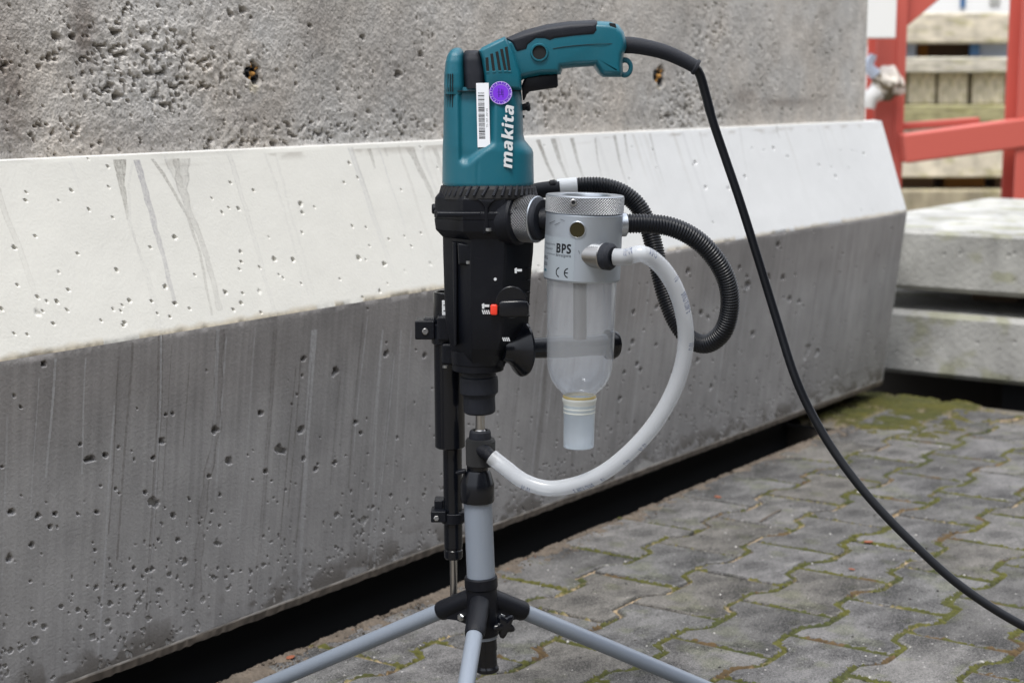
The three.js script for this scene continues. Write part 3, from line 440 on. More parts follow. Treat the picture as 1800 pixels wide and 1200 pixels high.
{ // moss and sand in the joints
  const pos = [], col = [], idx = [];
  const ribbon = (pts, seed) => { // pts [a, p]
    const base = pos.length / 3, m = 6;
    pts.forEach(([a, p], i) => {
      const q = pts[Math.min(i + 1, pts.length - 1)], r = pts[Math.max(i - 1, 0)], l = Math.hypot(q[0] - r[0], q[1] - r[1]) || 1, nx = -(q[1] - r[1]) / l, ny = (q[0] - r[0]) / l;
      const green = fbm(a * 9, p * 9, 401, 3) + 0.25 * (fbm(a * 45, p * 45, 402, 2) - 0.5) + 0.13 * sstep(-1.35, -0.9, p);
      for (let k = 0; k < m; k++) {
        const e = (k / (m - 1) - 0.5) * 0.019, x = a + nx * e, y = p + ny * e, n = vnoise(x * 330, y * 330, 403), n2 = vnoise(x * 160, y * 160, 404);
        const mo = sstep(0.39, 0.49, green + 0.3 * (n2 - 0.5) - 0.13 * (2 * k / (m - 1) - 1) ** 2), h = -0.005 + 0.0055 * mo * (0.3 + n) * (1 - 0.25 * (2 * k / (m - 1) - 1) ** 2) + 0.0022 * (n - 0.5), w = at(x, y, h);
        pos.push(w.x, w.y, w.z);
        const yel = fbm(x * 20, y * 20, 405, 2), M = fbm(x * 17 + 3, y * 17, 408, 2) > 0.66 ? [0.075, 0.048, 0.02] : [mix(0.026, 0.08, yel), mix(0.034, 0.075, yel), 0.009], S = [0.3 + 0.16 * (n - 0.5), 0.225 + 0.13 * (n - 0.5), 0.14 + 0.09 * (n - 0.5)], B = fbm(x * 14, y * 14, 406, 2) > 0.62 ? 0.4 : 1;
        for (let c = 0; c < 3; c++) col.push(mix(S[c] * B, M[c] * (0.25 + 1.3 * n), mo));
      }
    });
    for (let i = 0; i < pts.length - 1; i++) for (let k = 0; k < m - 1; k++) { const a = base + i * m + k; idx.push(a, a + m, a + 1, a + 1, a + m, a + m + 1); }
  };
  used.forEach(([a, p, row], i) => {
    const a0 = a - LONG / 2, n = 58, top = p + ROW / 2;
    ribbon(Array.from({ length: n + 1 }, (_, k) => { const x = k / n * LONG; return [a0 + x, top + zig(x + T_CROSS - 0.1)]; }), i);
    const t0 = row === -1 ? EDGE : p - ROW / 2 + zig(T_CROSS); ribbon(Array.from({ length: 35 }, (_, k) => [a0, mix(t0, top + zig(T_CROSS - 0.1), k / 34)]), i);
  });
  const g = new THREE.BufferGeometry(); g.setAttribute('position', new THREE.Float32BufferAttribute(pos, 3)); g.setAttribute('color', new THREE.Float32BufferAttribute(col, 3)); g.setIndex(idx); g.computeVertexNormals();
  const m = shade(new THREE.Mesh(g, mossy)); m.name = 'joint_moss'; m.userData = { label: 'green moss and sand filling the joints between grey pavers', category: 'moss', kind: 'stuff' }; scene.add(m);
}
{ // moss cushion in the far corner by the end of the wall
  const pos = [], col = [], idx = [], nu = 150, nv = 90, a0 = A_TR - 0.06, a1 = A_SL - 0.004, p0 = -1.64, p1 = -1.16;
  for (let j = 0; j <= nv; j++) for (let i = 0; i <= nu; i++) {
    const a = mix(a0, a1, i / nu), p = mix(p0, p1, j / nv), n = fbm(a * 30, p * 30, 501, 3), f = vnoise(a * 170, p * 170, 502), cov = sstep(0.54, 0.66, n * 0.75 + 0.3 * sstep(p1, p1 - 0.2, p) * sstep(a0, a0 + 0.14, a) + 0.08 * (f - 0.5)), inside = sstep(0, 0.03, a - A_TR + (p < EDGE - 0.005 ? 0 : 1));
    const w = at(a, p, -0.0075 + 0.013 * cov * (0.4 + 0.5 * n + 0.3 * f)); pos.push(w.x, w.y, w.z);
    const y = fbm(a * 22, p * 22, 503, 2), k = 0.65 + 0.6 * f; for (const [s, m] of [[0.2, mix(0.035, 0.08, y)], [0.165, mix(0.042, 0.072, y)], [0.115, 0.008]]) col.push(mix(s, m, cov) * k);
  }
  for (let j = 0; j < nv; j++) for (let i = 0; i < nu; i++) { const a = mix(a0, a1, (i + 0.5) / nu), p = mix(p0, p1, (j + 0.5) / nv); if (a < A_TR && p < EDGE) continue; const k = j * (nu + 1) + i; idx.push(k, k + nu + 1, k + 1, k + 1, k + nu + 1, k + nu + 2); }
  const g = new THREE.BufferGeometry(); g.setAttribute('position', new THREE.Float32BufferAttribute(pos, 3)); g.setAttribute('color', new THREE.Float32BufferAttribute(col, 3)); g.setIndex(idx); g.computeVertexNormals();
  const m = shade(new THREE.Mesh(g, mossy)); m.name = 'moss_cushion'; m.userData = { label: 'green moss cushion on the paving at the end of the concrete wall', category: 'moss', kind: 'stuff' }; scene.add(m);
}
{ // thin spread of soil along the edge of the slot
  const pos = [], col = [], idx = [], nu = 900, nv = 14; for (let i = 0; i <= nu; i++) for (let j = 0; j <= nv; j++) { const a = mix(0.9, A_TR, i / nu), t = j / nv, p = EDGE - 0.004 + 0.05 * t, n = fbm(a * 40, p * 40, 521, 3), f = vnoise(a * 380, p * 380, 522), c = sstep(0.42, 0.6, n + 0.35 * (0.55 - t)); const w = at(a, p, -0.004 + 0.0075 * c * (0.5 + 0.5 * f) * sstep(-0.02, 0.1, t)); pos.push(w.x, w.y, w.z); const L = mix(0.05, 0.15, f * 0.6 + 0.4 * vnoise(a * 60, p * 60, 523)); col.push(L * 1.12, L * 0.9, L * 0.7); }
  for (let i = 0; i < nu; i++) for (let j = 0; j < nv; j++) { const k = i * (nv + 1) + j; idx.push(k, k + 1, k + nv + 1, k + 1, k + nv + 2, k + nv + 1); }
  const g = new THREE.BufferGeometry(); g.setAttribute('position', new THREE.Float32BufferAttribute(pos, 3)); g.setAttribute('color', new THREE.Float32BufferAttribute(col, 3)); g.setIndex(idx); g.computeVertexNormals();
  const m = shade(new THREE.Mesh(g, mossy)); m.name = 'soil_edge'; m.userData = { label: 'brown soil spread over the paving edge beside the dark slot', category: 'soil', kind: 'stuff' }; scene.add(m);
}
{ // crumbs of soil and grit along the slot, pale grit on the stones
  const R = rng(77), n = 5200, im = new THREE.InstancedMesh(new THREE.IcosahedronGeometry(1, 0), new THREE.MeshStandardMaterial({ roughness: 1, flatShading: true }), n), o = new THREE.Object3D(), c = new THREE.Color();
  for (let i = 0; i < n; i++) {
    const edge = i < 3700, a = edge ? mix(0.9, A_TR, R()) : mix(1.2, 3.6, R()), p = edge ? EDGE + 0.004 + 0.05 * R() ** 2.2 : mix(EDGE, -0.5, R()), r = edge ? mix(0.0006, 0.0028, R() ** 3.5) : mix(0.0005, 0.0022, R() ** 3);
    o.position.copy(at(a, p, r * 0.3 - (edge ? 0.0015 * R() : 0))); o.rotation.set(R() * 6, R() * 6, R() * 6); o.scale.set(r, r * mix(0.5, 1, R()), r); o.updateMatrix(); im.setMatrixAt(i, o.matrix);
    const t = R(); if (edge) { const L = mix(0.04, 0.16, R()); c.setRGB(L * 1.1, L * 0.88, L * 0.68); if (t < 0.02) c.setRGB(0.2, 0.1, 0.06); } else { const L = t < 0.35 ? mix(0.25, 0.6, R()) : mix(0.04, 0.1, R()); c.setRGB(L, L * 0.97, L * 0.92); } im.setColorAt(i, c);
  }
  shade(im); im.name = 'soil_crumbs'; im.userData = { label: 'brown soil crumbs and pale grit scattered along the paving edge', category: 'grit', kind: 'stuff' }; scene.add(im);
}
{ // a dry twig and a few bits of leaf on the stones
  const a = onH(1337, 916, 0.003), b = onH(1372, 896, 0.003), t = shade(new THREE.Mesh(pipe([a, a.clone().lerp(b, 0.5).add(V(0, 0.002, 0.003)), b], 0.0014, 12, 7), mat(0.11, 0.085, 0.065, 0.9)));
  t.name = 'twig'; t.userData = { label: 'thin dry brown twig lying on a grey paver', category: 'twig' }; scene.add(t);
  const leafs = [[1262, 873, 0.006, 'red-brown leaf scrap on the paving beside the dark slot'], [1498, 1000, 0.004, 'small reddish leaf scrap on a grey paver'], [510, 1155, 0.006, 'orange leaf scrap by the slot, beside a tripod leg'], [1527, 952, 0.006, 'dark red leaf scrap caught in a mossy joint']];
  for (const [x, y, r, l] of leafs) { const p = onH(x, y, 0.002), g = new THREE.SphereGeometry(r, 10, 6); g.scale(1.4, 0.22, 0.8); const at_ = g.attributes.position; for (let i = 0; i < at_.count; i++) at_.setY(i, at_.getY(i) + 0.12 * (vnoise(at_.getX(i) * 500, at_.getZ(i) * 500, x) - 0.3) * r); g.computeVertexNormals(); g.rotateY(x); const m = shade(new THREE.Mesh(g, mat(0.24, 0.075, 0.035, 0.8))); m.position.copy(p); m.name = numbered('leaf_scrap'); m.userData = { label: l, category: 'leaf' }; scene.add(m); }
}

// ---------------------------------------------------------------- stacked slabs past the end of the wall
const slabMap = (() => {
  const W = 1024, H = 512, d = new Uint8Array(W * H * 4), b = new Uint8Array(W * H * 4), R = rng(601), pits = []; for (let q = 0; q < 130; q++) pits.push([R() * W, R() * H, mix(1.5, 6, R() ** 2.5)]);
  const pm = new Float32Array(W * H); for (const [x, y, r] of pits) for (let v = -8; v <= 8; v++) for (let u = -8; u <= 8; u++) { const t = sstep(r * 1.1, r * 0.6, Math.hypot(u, v)); const k = ((Math.floor(y + v) + H) % H) * W + (Math.floor(x + u) + W) % W; pm[k] = Math.max(pm[k], t); }
  for (let j = 0; j < H; j++) for (let i = 0; i < W; i++) { const k = j * W + i, big = fbm(i / 120, j / 120, 611, 4), st = fbm(i / 40, j / 160, 612, 3), g = hash(i, j, 3); let L = 0.34 + 0.26 * (big - 0.5) + 0.16 * (st - 0.5) + 0.05 * (g - 0.5); const gr = sstep(0.55, 0.75, fbm(i / 70 + 9, j / 50, 613, 3)); const c = [L * mix(1, 0.8, gr), L * mix(0.99, 0.8, gr), L * mix(0.95, 0.62, gr)]; for (let q = 0; q < 3; q++) d[k * 4 + q] = toS(c[q]); d[k * 4 + 3] = 255; b[k * 4] = b[k * 4 + 1] = b[k * 4 + 2] = 255 * clamp(0.6 + 0.3 * (fbm(i / 7, j / 7, 614, 2) - 0.5) - 0.6 * pm[k]); b[k * 4 + 3] = 255; }
  return [dataTex(W, H, d, true), dataTex(W, H, b)];
})();
const slabMat = (r, g, b) => { const m = new THREE.MeshStandardMaterial({ color: lin(r, g, b), map: slabMap[0], bumpMap: slabMap[1], bumpScale: 0.004, roughness: 0.9 }); return m; };
{
  const aF = A_SL + 0.085, hs = [[1555, 654], [1572, 544], [1577, 508], [1592, 401]].map(([x, y]) => onAlong(x, y, aF).y), corner = onH(1742, 347, hs[3]), pL = perpOf(corner), aB = alongOf(corner);
  const beam = (h0, h1, p0, a1, c = 0.012) => { // chamfered slab lying across the end of the wall
    const poly = [[aF, h0 + c], [aF, h1 - c], [aF + c, h1], [a1 - c, h1], [a1, h1 - c], [a1, h0 + c], [a1 - c, h0], [aF + c, h0]], pos = [], uv = [], tri = (p, q, r) => { for (const w of [p, q, r]) { pos.push(w.x, w.y, w.z); uv.push(perpOf(w) * 1.0 + alongOf(w) * 0.3, (w.y + alongOf(w) * 0.8) * 2); } };
    const L = poly.map(([a, h]) => at(a, p0, h)), Rr = poly.map(([a, h]) => at(a, 1.6, h)), n = poly.length;
    for (let i = 0; i < n; i++) { const j = (i + 1) % n; tri(L[i], Rr[i], L[j]); tri(L[j], Rr[i], Rr[j]); } for (let i = 1; i < n - 1; i++) { tri(L[0], L[i], L[i + 1]); tri(Rr[0], Rr[i + 1], Rr[i]); }
    const g = new THREE.BufferGeometry(); g.setAttribute('position', new THREE.Float32BufferAttribute(pos, 3)); g.setAttribute('uv', new THREE.Float32BufferAttribute(uv, 2)); g.computeVertexNormals(); return g;
  };
  const lower = thing('concrete_slab', 'lower stained grey concrete slab just above the paving', 'slab', at(aF, 0, hs[0]), 'stacked concrete slabs');
  part(lower, 'slab_body', beam(hs[0], hs[1], pL, aB), slabMat(1, 1, 1));
  for (const p of [-1.3, -0.1, 1.1]) part(lower, 'bearing_pad', __prism([[p, -0.299], [p + 0.5, -0.299], [p + 0.5, hs[0] + 0.002], [p, hs[0] + 0.002]], aF + 0.12, aF + 0.3), gapBlack);
  const upper = thing('concrete_slab', 'upper concrete slab with pale top resting over a dark gap', 'slab', at(aF, 0, hs[2]), 'stacked concrete slabs');
  part(upper, 'slab_body', beam(hs[2], hs[3], pL, aB), slabMat(1.05, 1.05, 1.03));
  for (const p of [-1.45, -0.2, 1.2]) part(upper, 'spacer_timber', __prism([[p, hs[1] - 0.002], [p + 0.12, hs[1] - 0.002], [p + 0.12, hs[2] + 0.002], [p, hs[2] + 0.002]], aF + 0.3, aB - 0.1), mat(0.16, 0.11, 0.07, 0.9));
}

// ---------------------------------------------------------------- beyond: red steel frame, stacked beams, yard
{
  const red = mat(0.55, 0.112, 0.085, 0.5), ZR = -6.2;
  const fr = thing('red_steel_frame', 'red painted steel frame of posts and a sloping rail behind the slabs', 'steel frame', V(onZ(1560, 300, ZR).x, 0, ZR));
  const post = (x0, x1, top, bot, z, w) => { const a = onZ(x0, top, z), b = onZ(x1, bot, z), s = scaleAt(x0, 300, z), t = 0.006, d = w, xc = (onZ((x0 + x1) / 2, 200, z)).x, hw = (x1 - x0) / 2 * s, y0 = 0, y1 = a.y; // an I-section
    const bx = (cx, cz, sx, sz) => boxAt(V(cx, (y0 + y1) / 2, cz), sx, y1 - y0, sz, 0.002); return [bx(xc, z - t, hw * 2, 0.012), bx(xc, z - d, hw * 2, 0.012), bx(xc, z - d / 2, 0.012, d - 0.012)]; };
  part(fr, 'post', post(1538, 1590, -160, 300, ZR, 0.16), red);
  part(fr, 'post', post(1790, 1850, -160, 300, ZR + 0.1, 0.16), red);
  part(fr, 'flange_strip', [boxPx(1576, -160, 1592, 420, ZR + 0.012, 0.02, 0.002)], red);
  const a = onZ(1586, 261, ZR + 0.06), b = onZ(1870, 223, ZR + 0.06), s = scaleAt(1600, 250, ZR); const rail = new RoundedBoxGeometry(a.distanceTo(b), 50 * s, 0.1, 2, 0.008); rail.rotateZ(Math.atan2(b.y - a.y, b.x - a.x)); const mid = a.clone().lerp(b, 0.5); rail.translate(mid.x, mid.y, mid.z);
  part(fr, 'rail', rail, red);
  const a2 = onZ(1586, 222, ZR - 0.1), b2 = onZ(1720, 212, ZR - 0.1), r2 = new RoundedBoxGeometry(a2.distanceTo(b2), 12 * s, 0.06, 2, 0.004); r2.rotateZ(Math.atan2(b2.y - a2.y, b2.x - a2.x)); const m2 = a2.clone().lerp(b2, 0.5); r2.translate(m2.x, m2.y, m2.z); part(fr, 'brace', r2, red);
  part(fr, 'gusset_plate', slab([[1590, 50], [1652, -2], [1720, -60], [1720, -160], [1590, -160]], ZR - 0.05, 8, 1.5, { seg: 1 }), red);

  const ZW = ZR + 0.2, board = thing('white_panel', 'plain white panel hanging in front of the red post', 'panel', onZ(1548, 66, ZW));
  part(board, 'panel_board', boxPx(1490, -140, 1579, 67, ZW, 0.04, 0.004), mat(0.82, 0.82, 0.8, 0.6));
  const bun = thing('cloth_bundle', 'knotted whitish cloth bundle tied round the red post', 'cloth bundle', onZ(1560, 176, ZR + 0.08));
  { const c = onZ(1560, 146, ZR + 0.09), s = scaleAt(1560, 146, ZR), g = new THREE.IcosahedronGeometry(28 * s, 12), p = g.attributes.position, v = V(0, 0, 0), col = []; for (let i = 0; i < p.count; i++) { v.fromBufferAttribute(p, i); const d = v.clone().normalize(), n = fbm(d.x * 2.6 + 4, d.y * 2.6 + d.z * 2.1 + 4, 71, 4); v.multiplyScalar(0.72 + 0.62 * n); p.setXYZ(i, v.x, v.y, v.z); const k = sstep(0.42, 0.58, fbm(d.x * 3 + 9, d.y * 3 + d.z + 9, 73, 3) - 0.18 * d.y); col.push(mix(0.72, 0.13, k), mix(0.66, 0.1, k), mix(0.58, 0.06, k)); } g.setAttribute('color', new THREE.Float32BufferAttribute(col, 3)); const h = mergeVertices((() => { g.deleteAttribute('normal'); g.deleteAttribute('uv'); return g; })(), 1e-5); h.computeVertexNormals(); h.translate(c.x, c.y, c.z); part(bun, 'knot', h, new THREE.MeshStandardMaterial({ vertexColors: true, roughness: 0.9 }));
    const tail = (pts, r) => pipe(pts.map(([x, y]) => onZ(x, y, ZR + 0.1)), (t) => r * s * (1 - 0.4 * t), 14, 10); part(bun, 'loose_end', tail([[1545, 160], [1532, 172], [1528, 190]], 17), mat(0.75, 0.74, 0.72, 0.9)); part(bun, 'loose_end', tail([[1540, 132], [1528, 116], [1536, 96]], 11), mat(0.62, 0.68, 0.8, 0.9)); part(bun, 'tie_cord', tail([[1574, 136], [1580, 146], [1572, 162]], 6), mat(0.12, 0.2, 0.36, 0.8)); }

  // stacked precast beams across the yard
  const ZB = -9.5, tan = slabMat(1.95, 1.78, 1.48), tanD = slabMat(1.05, 0.92, 0.66), green = slabMat(1.05, 0.98, 0.55), timber = mat(0.13, 0.08, 0.05, 0.9);
  const beamAt = (name, label, x0, y0, x1, y1, m, dep = 0.5, z = ZB, turn = 0.05) => { const t = thing(name, label, 'concrete beam', V(onZ((x0 + x1) / 2, y1, z).x, onZ((x0 + x1) / 2, y1, z).y, z - dep / 2), 'precast beams stacked behind the red frame'); part(t, 'beam_body', boxPx(x0, y0, x1, y1, z, dep, 0.012, turn), m); return t; };
  beamAt('precast_beam', 'pale concrete beam at the top of the far stack, above a dark gap', 1560, 22, 1870, 76, tan, 0.5, ZB, 0.06);
  beamAt('precast_beam', 'cream concrete beam of the far stack under the blue-white sheets', 1560, 100, 1870, 128, slabMat(1.7, 1.6, 1.4), 0.5, ZB, 0.05);
  for (const [x0, x1, l] of [[1598, 1646, 'tan concrete block of the far stack beside the red post'], [1651, 1703, 'middle tan concrete block between two dark gaps'], [1711, 1768, 'tan concrete block beside the cream upright block'], [1770, 1790, 'narrow cream upright block at the end of the row'], [1560, 1595, 'pale concrete block half hidden by the red post'], [1795, 1850, 'tan concrete block past the further red post']]) { const t = thing('concrete_block', l, 'concrete block', onZ((x0 + x1) / 2, 184, ZB - 0.2), 'row of blocks in the far stack'); part(t, 'block_body', boxPx(x0, 127.5, x1, 184, ZB - 0.08, 0.4, 0.015), x0 === 1770 || x0 === 1560 ? slabMat(1.7, 1.55, 1.25) : tan); }
  beamAt('precast_beam', 'mossy green-stained concrete beam of the far stack', 1560, 184.5, 1870, 216, green, 0.55, ZB + 0.06, 0.03);
  beamAt('precast_beam', 'tan concrete beam of the far stack below the red rail', 1560, 217, 1870, 312, tan, 0.5, ZB, 0.05);
  beamAt('precast_beam', 'lowest concrete beam of the far stack with a pale upper edge', 1560, 334, 1870, 520, tanD, 0.6, ZB + 0.1, 0.05);
  for (const [x, l] of [[1600, 'dark timber spacer in the lower gap of the far stack beside the red post'], [1690, 'orange-brown timber spacer in the lower gap of the far stack'], [1780, 'dark timber spacer in the lower gap of the far stack beside the further red post']]) { const t = thing('timber_spacer', l, 'timber', onZ(x, 334, ZB - 0.2), 'timber spacers under the far beams'); part(t, 'timber_body', boxPx(x - 28, 311, x + 42, 335, ZB - 0.12, 0.4, 0.006), x === 1690 ? mat(0.2, 0.09, 0.02, 0.9) : timber); }
  const crate = thing('timber_spacer', 'dark brown timber in the upper gap of the far beam stack', 'timber', onZ(1660, 101, ZB - 0.3)); part(crate, 'timber_body', boxPx(1612, 74, 1706, 101, ZB - 0.2, 0.35, 0.006), timber); part(crate, 'end_block', boxPx(1616, 80, 1632, 101, ZB - 0.19, 0.3, 0.004), mat(0.35, 0.14, 0.02, 0.8), 'orange timber end');
  for (const [x0, x1, y0, l] of [[1590, 1611, 74, 'narrow pale blue sheet beside the orange timber end'], [1707, 1860, 66, 'wide pale blue ribbed sheet between the far beams']]) { const t = thing('ribbed_sheet', l, 'metal sheet', onZ((x0 + x1) / 2, 101, ZB - 0.12)); const sh = []; for (let x = x0; x < x1; x += 5) sh.push(boxPx(x, y0, Math.min(x + 3.6, x1), 101, ZB - 0.1, 0.02, 0.002)); const b = part(t, 'sheet_panel', boxPx(x0, y0, x1, 101, ZB - 0.13, 0.02, 0.002), mat(0.42, 0.52, 0.72, 0.6)); for (const g of sh) part(b, 'rib', g, mat(0.6, 0.68, 0.82, 0.6)); if (x0 > 1700) part(b, 'edge_strip', boxPx(x0, y0 - 2, x0 + 16, 98, ZB - 0.07, 0.03, 0.003), mat(0.08, 0.18, 0.36, 0.5), 'deeper blue edge'); }
  const hall = thing('far_building', 'bright white building front at the back of the yard', 'building', V(onZ(1700, 200, -17).x, 0, -17)); part(hall, 'wall', boxPx(1380, -900, 2300, 560, -17, 0.4, 0.01), mat(0.84, 0.84, 0.83, 0.8));
  part(hall, 'window', boxPx(1690, -40, 1699, 14, -16.98, 0.05, 0.004), mat(0.05, 0.14, 0.3, 0.4), 'narrow blue window'); part(hall, 'window', boxPx(1742, -40, 1760, 8, -16.98, 0.05, 0.004), mat(0.42, 0.42, 0.4, 0.4));
}

{ // a dark building added unseen behind the camera: it darkens what faces it
  const b = thing('added_dark_building', 'tall dark building added out of view to darken what faces it', 'building', at(1, 7.5, 0));
  part(b, 'blocker_face', __prism([[7.5, 0], [7.5, 7.5], [8, 7.5], [8, 0]], -12, 13), mat(0.075, 0.068, 0.062, 0.9));
}

// ---------------------------------------------------------------- equipment materials
const speck = (() => { const N = 256, d = new Uint8Array(N * N * 4); for (let j = 0; j < N; j++) for (let i = 0; i < N; i++) { const k = (j * N + i) * 4; d[k] = d[k + 1] = d[k + 2] = 255 * (0.55 * vnoise(i / 2, j / 2, 701) + 0.45 * hash(i, j, 702)); d[k + 3] = 255; } const t = dataTex(N, N, d); t.repeat.set(14, 14); return t; })();
const knurlTex = (() => { const N = 128, d = new Uint8Array(N * N * 4); for (let j = 0; j < N; j++) for (let i = 0; i < N; i++) { const a = Math.abs(((i + j) / 32 % 1) * 2 - 1), b = Math.abs(((i - j + 256) / 32 % 1) * 2 - 1), k = (j * N + i) * 4; d[k] = d[k + 1] = d[k + 2] = 255 * Math.min(a, b) ** 0.7; d[k + 3] = 255; } return dataTex(N, N, d); })();
// coloured plastics and coatings with a thin, uneven scatter of concrete dust and scuffs
function used_(r, g, b, dust, seed) {
  const N = 512, d = new Uint8Array(N * N * 4), c = new Float32Array(N * N), R = rng(seed);
  for (let j = 0; j < N; j++) for (let i = 0; i < N; i++) { const p = fbm(i / 55, j / 55, seed, 4), f = hash(i, j, seed + 1); c[j * N + i] = dust * (0.5 * sstep(0.5, 0.75, p) + (f > 0.985 ? 1.6 : 0) + 0.25 * vnoise(i / 3, j / 3, seed + 2)); }
  for (let q = 0; q < 46; q++) { let x = R() * N, y = R() * N; const a = R() * 6.28, l = mix(6, 46, R() ** 2), s = mix(1, 3.5, R()) * dust; for (let t = 0; t < l; t++) { const k = ((Math.floor(y) + N) % N) * N + (Math.floor(x) + N) % N; c[k] = Math.max(c[k], s * (1 - Math.abs(2 * t / l - 1) ** 2)); x += Math.cos(a); y += Math.sin(a); } }
  for (let k = 0; k < N * N; k++) { d[k * 4] = toS(mix(r, 0.45, clamp(c[k]))); d[k * 4 + 1] = toS(mix(g, 0.43, clamp(c[k]))); d[k * 4 + 2] = toS(mix(b, 0.4, clamp(c[k]))); d[k * 4 + 3] = 255; }
  const t = dataTex(N, N, d, true); t.repeat.set(5, 3); return t;
}
const worn = (r, g, b, rough, dust, seed, o = {}) => new THREE.MeshPhysicalMaterial({ map: used_(r, g, b, dust, seed), roughness: rough, ...o });
const M = {
  teal: worn(0.002, 0.105, 0.15, 0.38, 0.02, 801, { bumpMap: speck, bumpScale: 0.00012 }),
  rubber: worn(0.007, 0.009, 0.0155, 0.55, 0.012, 811, { specularIntensity: 0.7, bumpMap: speck, bumpScale: 0.0002 }),
  black: worn(0.0035, 0.0045, 0.008, 0.34, 0.008, 821, { specularIntensity: 0.5, bumpMap: speck, bumpScale: 0.00015 }),
  glossy: mat(0.004, 0.0048, 0.0075, 0.2, { specularIntensity: 0.8 }), dark: mat(0.006, 0.006, 0.007, 0.7), slot: mat(0.004, 0.005, 0.006, 0.8),
  alu: mat(0.46, 0.49, 0.53, 0.36, { metalness: 0.92 }), steel: mat(0.4, 0.39, 0.38, 0.28, { metalness: 1 }), zinc: mat(0.36, 0.37, 0.38, 0.35, { metalness: 1 }),
  grey: worn(0.2, 0.232, 0.28, 0.32, 0.05, 831, { clearcoat: 0.25, clearcoatRoughness: 0.3, bumpMap: speck, bumpScale: 0.00006 }),
  white: mat(0.72, 0.74, 0.76, 0.5), print: mat(0.58, 0.6, 0.62, 0.6), red: mat(0.78, 0.045, 0.02, 0.4),
  clear: mat(0.9, 0.93, 0.97, 0.1, { transmission: 0.84, thickness: 0, ior: 1.45, side: THREE.DoubleSide }),
  milky: mat(0.78, 0.84, 0.9, 0.28, { transmission: 0.72, thickness: 0, ior: 1.45, side: THREE.DoubleSide }),
  cable: mat(0.003, 0.0038, 0.006, 0.36, { specularIntensity: 0.6 }),
};
const Z = -1.74, S = scaleAt(850, 500, Z);
const px = (x, y, dz = 0) => onZ(x, y, Z + dz);

